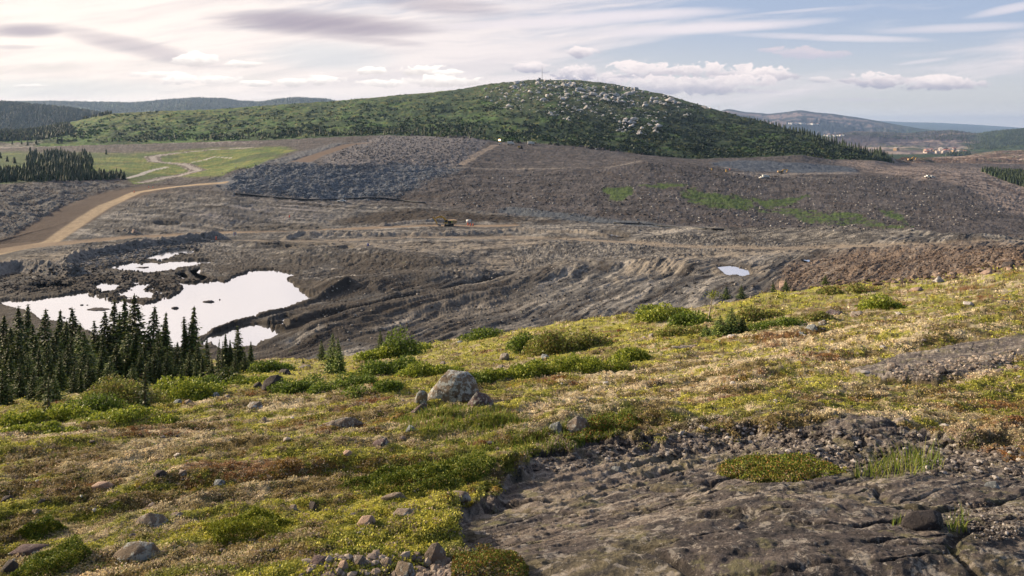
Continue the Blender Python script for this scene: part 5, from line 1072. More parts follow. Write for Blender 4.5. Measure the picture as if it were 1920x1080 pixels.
# ------------------------------------------------------------------ spruces
def spruce_mesh(seed, H=1.0, wid=0.26, n_whorl=26, dens=1.0, dead=False, tone=1.0):
    """crown and trunk meshes for a spruce of height 1"""
    r = random.Random(seed); nr = np.random.default_rng(seed)
    Pn, Dn, Sn, Cn = [], [], [], []
    lobe = [r.uniform(0.75, 1.15) for _ in range(8)]
    for i in range(n_whorl):
        t = (i + r.uniform(0, .6)) / n_whorl; z = 0.06 + 0.93 * t
        L = wid * 1.25 * (1 - t) ** 0.95 * r.uniform(0.55, 1.2) + 0.012
        if r.random() < 0.12: L *= 0.5
        nb = int((9 if t < 0.7 else 6) * dens) + 1
        a0 = r.uniform(0, 6.28)
        for b in range(nb):
            a = a0 + b * 6.283 / nb + r.uniform(-.3, .3); l = L * r.uniform(.7, 1.1) * lobe[int(a / 6.283 * 8) % 8]
            ns = max(3, int(l / 0.022))
            for s in range(ns):
                q = (s + 0.7) / ns; rr_ = l * q; dz = -0.30 * rr_ + 0.22 * rr_ * q + r.uniform(-.006, .006)
                Pn.append((math.cos(a) * rr_ + r.uniform(-.008, .008), math.sin(a) * rr_ + r.uniform(-.008, .008), z + dz))
                Dn.append((math.cos(a + r.uniform(-.9, .9)), math.sin(a + r.uniform(-.9, .9)), r.uniform(-.75, .1)))
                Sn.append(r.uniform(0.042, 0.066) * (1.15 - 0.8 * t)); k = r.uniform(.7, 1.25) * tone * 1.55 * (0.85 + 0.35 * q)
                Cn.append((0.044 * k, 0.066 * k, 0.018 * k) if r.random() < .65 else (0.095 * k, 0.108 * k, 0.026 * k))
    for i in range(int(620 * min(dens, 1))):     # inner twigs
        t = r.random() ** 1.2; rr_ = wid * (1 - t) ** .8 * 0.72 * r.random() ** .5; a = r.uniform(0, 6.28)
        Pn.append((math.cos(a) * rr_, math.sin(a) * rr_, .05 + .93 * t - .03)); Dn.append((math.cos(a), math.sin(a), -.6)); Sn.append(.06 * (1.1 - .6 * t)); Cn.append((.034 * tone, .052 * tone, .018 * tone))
    P = np.array(Pn); Dd = np.array(Dn); S = np.array(Sn)[:, None]; Dd /= np.linalg.norm(Dd, axis=1)[:, None]
    e = nr.normal(size=P.shape); sd_ = np.cross(Dd, e); sd_ /= np.linalg.norm(sd_, axis=1)[:, None]
    V_ = np.stack([P - Dd * S * .5, P + sd_ * S * .26, P + Dd * S * .5, P - sd_ * S * .26], 1).reshape(-1, 3)
    cc = np.repeat(np.array(Cn)[:, None], 4, 1).reshape(-1, 3)
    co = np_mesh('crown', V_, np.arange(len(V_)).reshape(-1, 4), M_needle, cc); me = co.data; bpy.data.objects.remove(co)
    bm = bmesh.new(); tube(bm, [(0, 0, -0.06), (0.003, 0, 0.3), (-0.003, 0.002, 0.7), (0, 0, 0.99)], 0.017, 0.003, 6)
    if dead:
        for i in range(22):
            z = 0.2 + 0.7 * i / 22; a = r.uniform(0, 6.28); l = 0.16 * (1 - z) + .03; tube(bm, [(0, 0, z), (math.cos(a) * l, math.sin(a) * l, z - l * .25)], 0.004, 0.0015, 3)
    tm = bpy.data.meshes.new('trunk'); bm.to_mesh(tm); bm.free(); tm.materials.append(M_bark)
    return me, tm
protos = [spruce_mesh(s, wid=w_, n_whorl=nw, dens=dd, tone=tn) for s, w_, nw, dd, tn in ((1, .17, 26, 1, 1.1), (2, .13, 28, 1, 1.25), (3, .19, 24, 1, .9), (4, .22, 24, 1.1, 1.15), (5, .15, 20, .75, 1.0), (6, .25, 22, 1.1, 1.5), (7, .11, 30, .9, .95))]
sparse = spruce_mesh(21, wid=.12, n_whorl=14, dens=.35, dead=True, tone=1.3)
yproto = spruce_mesh(22, wid=.26, n_whorl=24, dens=1.2, tone=2.3)
def plant_tree(proto, loc, h, rz, label, group=None, name='spruce', wide=1.0, cat='spruce'):
    root = empty(name, loc, rz); root.rotation_euler = (math.sin(rz * 7) * .045, math.cos(rz * 5) * .045, rz)
    for nm_, me in (('crown', proto[0]), ('trunk', proto[1])):
        o = bpy.data.objects.new(nm_, me); col.objects.link(o); o.parent = root; o.scale = (h * wide, h * wide, h)
    tag(root, label, cat, group); return root
GS = 'spruces of the stand below the brow at left'
tips = [(81, 577, 700, 3, 'broad-topped dark spruce left of the thin pointed one'), (108, 580, 702, 1, 'thin pointed spruce rising over the near bank of the pond'), (141, 574, 700, 2, 'full dark spruce standing alone against the pond'),
        (40, 571, 704, 0, 'tall spruce near the left end of the stand'), (2, 587, 706, 2, 'spruce cut by the left edge of the picture'), (52, 567, 690, 6, 'tallest thin spruce over the dark bank at left'),
        (180, 600, 700, 0, 'spruce just left of the middle clump'), (194, 581, 700, 3, 'spiky spruce at the left of the middle clump'), (211, 557, 698, 4, 'open-crowned tall spruce with gaps against the pond'),
        (226, 583, 698, 0, 'spruce between the open-crowned one and the tall pair'), (237, 555, 698, 1, 'left one of the tall pair in the middle clump'), (257, 547, 698, 2, 'right one of the tall pair, highest top of the stand'),
        (284, 572, 698, 3, 'ragged-topped spruce with bare tip right of the tall pair'), (304, 584, 698, 1, 'narrow spire spruce right of the ragged one'), (316, 611, 696, 3, 'blunt-topped spruce right of the narrow spire'),
        (350, 592, 698, 6, 'left one of the slender twin spruces against the pond'), (359, 571, 698, 1, 'right and taller one of the slender twin spruces'), (386, 632, 694, 4, 'crooked-topped small spruce left of the thin saplings'),
        (422, 625, 694, 1, 'small spruce left of the last full one'), (446, 609, 692, 0, 'last full spruce at the right end of the stand'), (432, 636, 694, 1, 'short spruce in front of the last full one'), (469, 639, 690, 1, 'rightmost small spire spruce of the stand')]
for i, (u, vt, vb, k_, lab) in enumerate(tips):
    p = at(u, vb); plant_tree(protos[k_], p, (vb - vt) * p.y / F, i * 1.3, lab, GS, wide=1.45)
p = at(409, 700); plant_tree(sparse, p, 66 * p.y / F, 0, 'thin half-bare spruce with few needles left of the last full one', GS, wide=1.1)
p = at(414, 698); plant_tree(sparse, p, 60 * p.y / F, 2, 'second half-bare sapling, right of the first', GS, wide=1.0)
fill = [(30, 617, 720), (62, 625, 722), (95, 630, 722), (85, 640, 724), (130, 627, 722), (235, 620, 716), (252, 612, 716), (261, 652, 720), (188, 654, 722), (217, 640, 720), (312, 655, 716), (136, 682, 738), (246, 680, 728), (327, 672, 714), (352, 655, 710), (367, 677, 712),
        (35, 680, 746), (82, 700, 752), (70, 647, 730), (51, 662, 736), (8, 640, 735), (18, 660, 745), (112, 662, 735), (122, 645, 728), (155, 650, 728), (165, 668, 732), (203, 668, 728), (150, 690, 736), (290, 650, 715), (278, 668, 720), (300, 676, 718),
        (5, 690, 758), (60, 690, 750), (100, 700, 752), (380, 668, 706), (395, 672, 705), (340, 684, 716), (175, 690, 732), (45, 640, 722), (105, 610, 712), (160, 620, 712), (268, 630, 708), (20, 610, 712), (65, 605, 708), (330, 640, 704), (370, 640, 702), (-20, 640, 735), (-30, 600, 715), (192, 625, 708), (300, 625, 705), (120, 600, 706), (12, 625, 722), (460, 660, 698), (440, 660, 700), (150, 605, 704)]
for i, (u, vt, vb) in enumerate(fill):
    p = at(u, vb); plant_tree(protos[i % 7], p, (vb - vt) * p.y / F, i * 2.1, 'dark spruce crowded among its neighbours inside the stand', GS, wide=1.65)
# small conifers on the brow
for (u, vt, vb, lab, wd, pr) in ((623, 622, 700, 'left and larger one of the twin golden-green spruces on the brow', 1.0, yproto), (637, 632, 700, 'right one of the twin golden-green spruces on the brow', .95, yproto), (604, 636, 676, 'small dark spruce behind the twin golden-green ones', 1.1, protos[5]),
                             (714, 617, 663, 'small narrow spruce left of the birch bush', 1.0, protos[5]), (568, 670, 682, 'tiny spruce seedling on the brow', 1.2, protos[5]), (1371, 576, 626, 'tallest dwarf spruce in the tangle right of the snag', 2.0, yproto),
                             (1350, 590, 628, 'low spreading dwarf spruce left in the tangle', 2.4, yproto), (1392, 592, 620, 'low spreading dwarf spruce right in the tangle', 2.2, protos[5]), (1325, 606, 630, 'small dwarf spruce at the foot of the snag', 2.2, yproto),
                             (1362, 535, 560, 'tiny spruce behind the brow, left of two', 1.5, protos[5]), (1390, 533, 560, 'tiny spruce behind the brow, right of two', 1.5, protos[5]), (1547, 514, 535, 'tiny round spruce on the right brow', 1.6, protos[5]),
                             (1474, 522, 545, 'tiny spruce in front of the tawny boulder', 1.5, protos[5]), (1450, 528, 548, 'tiny spruce left of the tawny boulder', 1.4, protos[5])):
    p = at(u, vb); plant_tree(pr, p, (vb - vt) * p.y / F, u, lab, 'small conifers on the brow', wide=wd)
p = at(270, 765); plant_tree(sparse, p, 92 * p.y / F, 1, 'sparse leaning larch in the shrub band', None, 'larch', 1.6, 'larch')
p = at(90, 775); plant_tree(sparse, p, 75 * p.y / F, 1, 'sparse small larch above the left shrubs', None, 'larch', 1.8, 'larch')
p = at(433, 720); plant_tree(sparse, p, 45 * p.y / F, 3, 'spindly larch over the krummholz mat', None, 'larch', 1.2, 'larch')
# dead snag
p = at(1332, 602); k = p.y / F; sn = empty('snag', p); bm = bmesh.new()
tube(bm, [(-1 * k, 0, -2 * k), (-2 * k, 0, 12 * k), (1 * k, 0, 28 * k), (5 * k, 0, 52 * k)], 2.2 * k, 0.7 * k, 6); bm_obj('trunk', bm, M_deadwood, sn); bm = bmesh.new()
for a, b in (((0, 0, 24), (14, 2, 36)), ((1, 0, 30), (-6, 0, 40)), ((3, 0, 40), (9, 0, 46)), ((4, 0, 46), (0, 0, 53))): tube(bm, [[x * k for x in a], [x * k for x in b]], .7 * k, .3 * k, 4)
bm_obj('branches', bm, M_deadwood, sn)
r_ = np.random.default_rng(3); q = r_.normal(size=(160, 3)) * np.array([6, 3, 4]) * k + np.array([5, 0, 50]) * k
V_, Fc, c_ = leaf_quads(q, 3.4 * k, r_, .2, .6, np.array(BG['y'])[r_.integers(0, 4, 160)]); np_mesh('leaf_tuft', V_, Fc, M_leaf, c_, sn)
tag(sn, 'pale bare leaning snag with a tuft of leaves at its top on the brow', 'dead tree')

# conifers along the right shoulder of the green hill
r = random.Random(5); tri = spruce_mesh(31, wid=.17, n_whorl=9, dens=.55, tone=.8); tri2 = spruce_mesh(32, wid=.2, n_whorl=8, dens=.55, tone=.7)
def tier_tree(seed):
    q = random.Random(seed); bm = bmesh.new(); prev = None; nt_ = 6; seg = 7; rings = []
    for i in range(nt_):
        t = i / nt_; w_ = .17 * (1 - t) ** .8
        for f, zz_ in ((1.0, .05 + t * .93), (.55, .05 + (t + .8 / nt_) * .93)):
            rings.append([bm.verts.new((math.cos(a * 6.283 / seg + i) * w_ * f * q.uniform(.7, 1.25), math.sin(a * 6.283 / seg + i) * w_ * f * q.uniform(.7, 1.25), zz_ + q.uniform(-.02, .015))) for a in range(seg)])
    for a, b in zip(rings[:-1], rings[1:]):
        for k_ in range(seg): bm.faces.new((a[k_], a[(k_ + 1) % seg], b[(k_ + 1) % seg], b[k_]))
    tp = bm.verts.new((0, 0, 1.0))
    for k_ in range(seg): bm.faces.new((rings[-1][k_], rings[-1][(k_ + 1) % seg], tp))
    bm.faces.new(rings[0][::-1]); me = bpy.data.meshes.new('conifer'); bm.to_mesh(me); bm.free(); me.materials.append(M_far); return (me,)
M_far = simple('far_needles', (0.032, 0.056, 0.022), .8, var=.5, scale=9)
tri, tri2 = tier_tree(1), tier_tree(2)
def far_tree(p, h, label, group, i, wide=1.2): 
    o = bpy.data.objects.new('conifer', (tri if i % 2 else tri2)[0]); col.objects.link(o); o.location = p; o.scale = (h * wide, h * wide, h); o.rotation_euler = (0, 0, i * 1.7); tag(o, label, 'conifer', group); return o
edge_u = [1390 + i * 2.9 + r.uniform(-1.5, 1.5) for i in range(98)]
for i, u in enumerate(edge_u):
    c = int(np.argmin(np.abs(us - u))); rr2 = np.where((LY[:, c] > 18.4) & (LY[:, c] <= 19.02))[0]; j = rr2[np.argmin(Vf[rr2, c])]; Y = Yg[j, c] - r.uniform(0, 10)
    p = onY(u, Y); hp = lerp(5, 15, min(max((u - 1400) / 150, 0), 1)) * r.uniform(.6, 1.15)
    far_tree(p - Vector((0, 0, .8)), hp * Y / F, 'small dark conifer on the right shoulder of the green hill', 'conifers along the shoulder of the hill', i, 1.3)
for i in range(64):
    t = r.random(); u = lerp(1440, 1676, t ** .7); v = lerp(232, 296, (u - 1440) / 236) + r.uniform(3, 14)
    p = at(u, v); far_tree(p - Vector((0, 0, .8)), r.uniform(7, 13) * p.y / F, 'dark conifer in the wood just under the shoulder of the hill', 'conifers in the wood on the hill side', i, 1.4)
# conifers in the meadow at left
for i in range(135):
    z_ = r.random()
    if z_ < .55: u, v = r.uniform(50, 175), r.uniform(288, 325); h = r.uniform(8, 15)
    elif z_ < .95: u, v = r.uniform(0, 235), r.uniform(322, 338); h = r.uniform(7, 12)
    else: u, v = r.uniform(0, 50), r.uniform(295, 325); h = 12
    p = at(u, v); far_tree(p, h * p.y / F, 'dark conifer in the wet meadow beyond the blasted face', 'conifers in the meadow', i, 1.9)
for i, (u, v, h) in enumerate([(23, 271, 10), (40, 271, 9), (52, 272, 10), (68, 270, 11), (108, 269, 14), (116, 268, 13), (150, 258, 11), (155, 258, 8), (200, 266, 9), (210, 266, 10), (222, 266, 8), (400, 254, 9), (395, 258, 8), (465, 252, 8), (455, 255, 9), (478, 250, 9), (300, 262, 7), (320, 262, 8), (490, 250, 7), (515, 250, 10), (541, 250, 10), (600, 248, 11), (610, 248, 9), (580, 247, 6), (213, 335, 13), (222, 334, 11), (234, 336, 12), (64, 293, 14), (97, 292, 15), (114, 292, 17), (199, 290, 12)]):
    p = at(u, v); far_tree(p, h * p.y / F, 'lone conifer standing on the grassy foot of the hill or meadow edge', 'scattered lone conifers', i, 1.4)

# scrub and distant woods (uncountable)
def spikes(name, poly, n, hmin, hmax, cols, label, seed, asp=0.32, lo=16, hi=26, cat='forest', pxh=None):
    rr3 = np.random.default_rng(seed); q = in_poly(poly, n, rr3); P, ri, ci = at_many(q[:, 0], q[:, 1])
    ok = (LY[ri, ci] >= lo) & (LY[ri, ci] <= hi) & (R_mead[ri, ci] > 1) & (R_top[ri, ci] > 1) & (quarry[ri, ci] < .4); P = P[ok]; n = len(P)
    h = rr3.uniform(hmin, hmax, n); w_ = h * asp * rr3.uniform(.7, 1.3, n); a0 = rr3.uniform(0, 2.1, n)
    V_ = [P + np.stack([0 * h, 0 * h, h], 1)]
    for i in range(4):
        a = a0 + i * math.pi / 2; V_.append(P + np.stack([np.cos(a) * w_, np.sin(a) * w_, h * rr3.uniform(0, .2, n) - .1 * h], 1))
    V_ = np.stack(V_, 1); b = np.arange(n)[:, None] * 5
    Fc = np.concatenate([b + np.array([[0, i + 1, (i + 1) % 4 + 1]]) for i in range(4)])
    cols = np.array(cols); cc = cols[rr3.integers(0, len(cols), n)] * rr3.uniform(.7, 1.3, (n, 1))
    tag(np_mesh(name, V_.reshape(-1, 3), Fc, M_needle, np.repeat(cc[:, None], 5, 1).reshape(-1, 3)), label, cat, None, 'stuff')
DKG = [(0.022, 0.040, 0.016), (0.032, 0.055, 0.02), (0.045, 0.07, 0.025)]
spikes('forest', [(-60, 184), (0, 180), (120, 190), (200, 203), (230, 210), (110, 232), (60, 250), (-60, 258)], 9000, 4, 7, DKG, 'dense spruce wood on the dark hill at far left', 41)
spikes('forest', [(60, 185), (250, 187), (370, 180), (480, 186), (560, 178), (650, 184), (640, 192), (500, 200), (220, 214), (180, 205)], 6000, 6, 11, DKG, 'distant wooded ridges on the skyline left of the hill', 42, lo=20)
spikes('scrub', [(-20, 248), (60, 240), (130, 232), (140, 250), (80, 262), (-20, 266)], 2500, 3, 7, DKG + [(0.09, 0.12, 0.03)], 'patchy spruce scrub between the far wood and the mine road', 43)
spikes('forest', [(1840, 322), (1860, 322), (1960, 326), (1960, 362), (1900, 345)], 1500, 4, 8, DKG, 'dark conifer wood cut by the right edge', 44, lo=13, asp=.2)
spikes('forest', [(1560, 250), (1920, 240), (1960, 275), (1820, 282), (1800, 262), (1700, 262)], 2500, 5, 9, DKG, 'hazy wooded hills in the far right valley', 45, lo=20)
spikes('forest', [(1770, 292), (1800, 287), (1830, 290), (1800, 300)], 160, 8, 14, DKG, 'small conifer wood by the quarry', 46, lo=16)
spikes('wood', [(48, 326), (52, 300), (75, 290), (110, 284), (165, 290), (178, 305), (168, 326), (110, 330)], 420, 3, 6, DKG, 'dense clump of dark conifers in the meadow', 47, lo=14, asp=.22)
spikes('wood', [(-40, 345), (-40, 322), (30, 318), (110, 322), (215, 330), (238, 336), (150, 339), (60, 340)], 700, 3, 5, DKG, 'dark belt of conifers behind the blasted rock face', 48, lo=14, asp=.22)
spikes('wood', [(260, 262), (420, 254), (560, 250), (700, 242), (900, 240), (930, 262), (720, 252), (560, 258), (400, 264)], 420, 2, 5, DKG, 'belt of low conifers along the foot of the green hill', 49, lo=16, asp=.25)
HG = [(0.030, 0.058, 0.022), (0.044, 0.080, 0.028), (0.065, 0.100, 0.032), (0.105, 0.115, 0.04)]
def hill_scrub():
    rr3 = np.random.default_rng(51); poly = [(60, 262), (130, 232), (240, 208), (500, 196), (700, 182), (870, 164), (1000, 147), (1150, 155), (1250, 176), (1350, 206), (1440, 228), (1560, 268), (1650, 296), (1560, 300), (1500, 290), (1300, 298), (1180, 288), (930, 264), (720, 252), (480, 262), (240, 268)]
    q = in_poly(poly, 24000, rr3); P, ri, ci = at_many(q[:, 0], q[:, 1]); dens = fbm(P[:, 0], P[:, 1], 45, 4, 0.6, 601)
    ok = (LY[ri, ci] > 16.95) & (LY[ri, ci] <= 19.0) & (rr3.random(len(P)) < 0.25 - 0.22 * smooth(q[:, 0], 900, 300) + 1.1 * dens + 0.25 * smooth(q[:, 0], 1250, 1450) + 0.25 * smooth(q[:, 1], 210, 250)); gcol = C[ri, ci][ok]; P = P[ok]; q = q[ok]; n = len(P)
    m = 6; rad = rr3.uniform(0.7, 1.7, n) * (1.2 - 0.3 * smooth(q[:, 1], 240, 160)); d = rr3.normal(size=(n, m, 3)); d /= np.linalg.norm(d, axis=2)[..., None]; d[..., 2] = np.abs(d[..., 2])
    PP = (P[:, None] + d * rad[:, None, None] * .8).reshape(-1, 3)
    cols = np.array(HG); w0 = rr3.integers(0, 3, n); w0 = np.where(rr3.random(n) < 0.15 + 0.35 * smooth(q[:, 1], 230, 165), 3, w0); cc = np.where(w0[:, None] == 0, cols[w0] * 0.8, gcol * 1.15) * rr3.uniform(.7, 1.25, (n, 1)); cc = np.repeat(cc[:, None], m, 1).reshape(-1, 3)
    V_, Fc, c_ = leaf_quads(PP, np.repeat(rad, m) * 1.5, rr3, .2, .8, cc)
    tag(np_mesh('scrub', V_, Fc, M_needle, c_), 'dwarf birch and spruce scrub covering the green hill', 'scrub', None, 'stuff')
hill_scrub()

# pale bedrock outcrops on the hilltop
oc_protos = []
for i in range(6):
    P_ = gen_pts(900 + i, 14, 1.6, 1.0, 0.8, -.2); oc_protos.append(hull_rock('rock_outcrop', P_, 900 + i, stone_mat('pale_gneiss_%d' % i, (0.74, 0.71, 0.71), (0.34, 0.32, 0.33), (0.80, 0.78, 0.78), .3, 2.5) if i == 0 else None or oc_protos[0].materials[0], 2, .10, .08, .12, flat=True))
clusters = [(1040, 158, 45, 8, 34), (1100, 168, 50, 14, 44), (1060, 190, 60, 14, 24), (1120, 182, 40, 10, 26), (1150, 185, 26, 9, 22), (1180, 172, 35, 12, 20), (1190, 195, 26, 5, 14), (1225, 192, 28, 7, 14), (1175, 232, 18, 9, 22), (1170, 246, 18, 7, 10), (1205, 248, 10, 8, 8), (1225, 232, 10, 10, 12), (1255, 188, 30, 7, 14),
            (1330, 204, 16, 4, 10), (1287, 216, 10, 3, 5), (1040, 216, 14, 5, 8), (1065, 228, 6, 6, 4), (990, 175, 35, 14, 14), (960, 195, 30, 10, 8), (1000, 165, 60, 8, 16), (940, 180, 40, 14, 8), (1110, 212, 40, 10, 8), (1230, 245, 6, 8, 5), (1080, 205, 30, 8, 6)]
r = random.Random(9); cnt = 0
for (cu, cv_, su, sv, n) in clusters:
    n = int(n * 0.81 + .5)
    for j in range(n):
        if cnt >= 298: break
        u = cu + r.uniform(-1, 1) * su * .8 + r.gauss(0, 2); v = cv_ + r.uniform(-1, 1) * sv * .8 + 0.12 * (u - cu)
        c = int(np.argmin(np.abs(us - u)))
        if v < Mf[-1, c] + 3 or v < Vf[(LY[:, c] > 18) & (LY[:, c] < 19.1), c].min() + 2: v = Vf[(LY[:, c] > 18) & (LY[:, c] < 19.1), c].min() + 3
        p = at(u, v); s = (3.2 + 6.5 * r.random() ** 2.2) * p.y / F; p.z += s * .12 + 1.0
        o = bpy.data.objects.new('rock_outcrop', oc_protos[cnt % 6]); col.objects.link(o); o.location = p; o.scale = (s * r.uniform(.8, 1.5), s, s * r.uniform(.5, .85)); o.rotation_euler = (r.uniform(-.2, .2), r.uniform(-.3, .3), r.uniform(0, 6.28))
        tag(o, 'pale bedrock outcrop among the scrub near the top of the green hill', 'rock outcrop', 'pale rock outcrops on the hilltop'); cnt += 1

scatter_rocks('hilltop_stones', [(900, 172), (960, 152), (1040, 150), (1140, 157), (1240, 180), (1340, 206), (1280, 206), (1240, 225), (1180, 252), (1160, 250), (1150, 220), (1080, 225), (1000, 212), (930, 200)], 900, 1.2, 6.0, [(0.66, 0.64, 0.64), (0.50, 0.48, 0.48), (0.74, 0.71, 0.70)], M_rub, 'small pale stones strewn over the hilltop', 15, True, 2, flatz=.5, avoid_road=False)
# ------------------------------------------------------------------ machines and site furniture
M_yel = simple('machine_yellow', (0.62, 0.36, 0.05), .5, var=.12); M_tan = simple('machine_tan', (0.50, 0.33, 0.17), .6); M_blk = simple('machine_black', (0.02, 0.02, 0.022), .6); M_steel = simple('steel', (0.30, 0.29, 0.28), .45, .4)
M_wht = simple('paint_white', (0.78, 0.77, 0.75), .45, var=.05); M_gls = simple('glass_dark', (0.02, 0.025, 0.03), .12, var=0); M_org = simple('safety_orange', (0.85, 0.13, 0.04), .5, var=.05); M_red = simple('sign_red', (0.62, 0.02, 0.04), .5, var=0)
M_bluep = simple('paint_blue', (0.03, 0.08, 0.42), .5, var=.05); M_limey = simple('paint_lime', (0.55, 0.60, 0.03), .5, var=0); M_tyre = simple('tyre', (0.015, 0.015, 0.015), .9); M_pipe = simple('black_pipe', (0.012, 0.014, 0.018), .5); M_roof = simple('roof_red', (0.32, 0.12, 0.09), .7)
M_lamp = simple('lamp_glass', (1, .7, .35), .4, emit=(1.0, .62, .25, 9.0), var=0); M_grey = simple('paint_grey', (0.16, 0.16, 0.17), .6)
def box(bm, c, s, rz=0, ry=0, bev=0.0):
    r2 = bmesh.ops.create_cube(bm, size=1.0); vs = r2['verts']; mt = Matrix.Translation(c) @ Matrix.Rotation(rz, 4, 'Z') @ Matrix.Rotation(ry, 4, 'Y') @ Matrix.Diagonal((*s, 1))
    bmesh.ops.transform(bm, matrix=mt, verts=vs)
    if bev: bmesh.ops.bevel(bm, geom=list({e for v in vs for e in v.link_edges}), offset=bev, segments=2, affect='EDGES')
def prism(bm, prof, y0, y1):
    a = [bm.verts.new((x, y0, z)) for x, z in prof]; b = [bm.verts.new((x, y1, z)) for x, z in prof]; n = len(prof)
    bm.faces.new(a); bm.faces.new(b[::-1])
    for i in range(n): bm.faces.new((a[i], b[i], b[(i + 1) % n], a[(i + 1) % n]))
def cyl(bm, c, r_, h, axis='Y', seg=16):
    r2 = bmesh.ops.create_cone(bm, cap_ends=True, segments=seg, radius1=r_, radius2=r_, depth=h); rot = {'Y': Matrix.Rotation(math.pi / 2, 4, 'X'), 'X': Matrix.Rotation(math.pi / 2, 4, 'Y'), 'Z': Matrix.Identity(4)}[axis]
    bmesh.ops.transform(bm, matrix=Matrix.Translation(c) @ rot, verts=r2['verts'])
def part(name, parent, mat, fn, smooth_=False):
    bm = bmesh.new(); fn(bm); return bm_obj(name, bm, mat, parent, smooth_)
def excavator(u, v, Lm, rz, label, boom='work', mirror=False):
    """boom towards -X; overall about Lm metres long"""
    p = at(u, v); root = empty('excavator', p, rz, Lm / 12.0)
    def tr(bm):
        for y in (-1.25, 1.25):
            prism(bm, [(-2.1, .25), (-1.8, 0), (1.8, 0), (2.1, .25), (2.2, .6), (1.9, .95), (-1.9, .95), (-2.2, .6)], y - .3, y + .3)
    part('track', root, M_blk, tr)
    part('undercarriage', root, M_grey, lambda bm: (box(bm, (0, 0, .65), (2.4, 1.9, .5)), cyl(bm, (0, 0, 1.05), .8, .3, 'Z')))
    body = part('body', root, M_tan, lambda bm: (prism(bm, [(-.6, 1.2), (3.1, 1.2), (3.3, 1.6), (3.2, 2.7), (2.0, 2.85), (-.5, 2.7)], -1.35, 1.35),))
    part('counterweight', body, M_tan, lambda bm: box(bm, (3.05, 0, 1.95), (.9, 2.8, 1.5), bev=.2))
    part('engine_door', body, M_blk, lambda bm: (box(bm, (.2, -1.37, 1.95), (1.5, .06, 1.2)),))
    part('service_panel', body, M_limey, lambda bm: box(bm, (1.25, -1.38, 2.2), (.5, .06, .6)))
    cabp = part('cab', root, M_yel, lambda bm: prism(bm, [(-2.0, 1.25), (-.6, 1.25), (-.6, 3.1), (-1.7, 3.1), (-2.1, 2.2)], -1.35, -.35))
    part('cab_window', cabp, M_gls, lambda bm: (prism(bm, [(-1.9, 1.9), (-.75, 1.9), (-.75, 2.95), (-1.65, 2.95), (-1.98, 2.2)], -1.38, -1.34), box(bm, (-1.96, -.85, 2.55), (.04, .8, .75), ry=.3)))
    bmm = part('boom', root, M_yel, lambda bm: prism(bm, [(-.3, 1.4), (-.2, 1.9), (-2.2, 4.2), (-3.6, 4.75), (-5.6, 4.2), (-6.6, 3.35), (-6.6, 2.95), (-5.4, 3.65), (-3.7, 4.0), (-2.6, 3.5), (-.9, 1.5)], -.3, .3))
    part('ram', bmm, M_steel, lambda bm: tube(bm, [(-1.2, .5, 1.5), (-3.2, .4, 3.9)], .12, .09, 8)); part('ram', bmm, M_steel, lambda bm: tube(bm, [(-3.6, 0, 4.85), (-6.9, 0, 4.2)], .13, .10, 8))
    part('stick', root, M_yel, lambda bm: prism(bm, [(-6.9, 4.3), (-6.3, 3.4), (-5.0, .9), (-5.35, .75), (-6.5, 2.6), (-7.4, 3.9)], -.24, .24))
    part('bucket', root, M_grey, lambda bm: prism(bm, [(-5.4, 1.0), (-4.9, 1.1), (-3.8, .9), (-3.6, .3), (-4.1, -.05), (-5.1, -.1), (-4.6, .35), (-5.2, .55)], -.6, .6))
    tag(root, label, 'excavator'); 
    if mirror: root.scale = (-root.scale[0], root.scale[1], root.scale[2])
    return root
excavator(842, 424, 12.6, 0.05, 'tan excavator with dark cab and boom reaching left on the mine floor')
excavator(1465, 325, 9, 0, 'small yellow excavator working under the blue-grey bench face', mirror=True)
excavator(1708, 302, 15, 0.2, 'bright yellow excavator far off beyond the wooded shoulder', mirror=True)
def truck(u, v, Lm, rz, label, kind='box', mirror=False, name='truck', cat='truck'):
    p = at(u, v); root = empty(name, p, rz, Lm / 6.0)
    if kind == 'box':
        part('cargo_box', root, M_wht, lambda bm: box(bm, (-.8, 0, 1.9), (3.8, 2.2, 2.0), bev=.08)); cb = part('cab', root, M_wht, lambda bm: prism(bm, [(1.2, .7), (3.0, .7), (3.0, 1.5), (2.5, 2.4), (1.2, 2.4)], -1.05, 1.05))
        part('windscreen', cb, M_gls, lambda bm: box(bm, (2.78, 0, 1.95), (.05, 1.8, .75), ry=-.5)); part('chassis', root, M_blk, lambda bm: box(bm, (0, 0, .7), (5.8, 1.6, .25)))
    else:
        part('body', root, M_wht, lambda bm: prism(bm, [(-3, .6), (3, .6), (3.05, 1.2), (1.8, 1.4), (-3, 1.4)], -1.0, 1.0)); cb = part('cab', root, M_wht, lambda bm: prism(bm, [(-1.0, 1.4), (1.8, 1.4), (1.1, 2.2), (-.8, 2.2)], -.9, .9))
        part('side_window', cb, M_gls, lambda bm: (box(bm, (.2, -.92, 1.8), (1.6, .04, .5)), box(bm, (.2, .92, 1.8), (1.6, .04, .5))))
    for x in (-1.9, 1.9):
        for y in (-.95, .95): part('wheel', root, M_tyre, lambda bm: cyl(bm, (x, y, .45), .45, .3, 'Y', 14))
    tag(root, label, cat)
    if mirror: root.scale = (-root.scale[0], root.scale[1], root.scale[2])
    return root
truck(957, 271.5, 6.8, 0, 'white service truck with a high box on the bench edge below the hill, left one')
truck(996, 271.5, 6.6, .1, 'long white box truck on the bench edge, right of the drill rig', 'box')
truck(641, 379, 4.6, .1, 'small white pickup on the track at the foot of the blue-grey rock heap', 'pick', name='pickup', cat='pickup')
truck(1436, 334, 5.0, .1, 'white truck with a box on the track below the bench, right one of two', 'box')
truck(1427, 334.5, 3.6, .4, 'small white pickup on the track below the bench, left one of two', 'pick', name='pickup', cat='pickup')
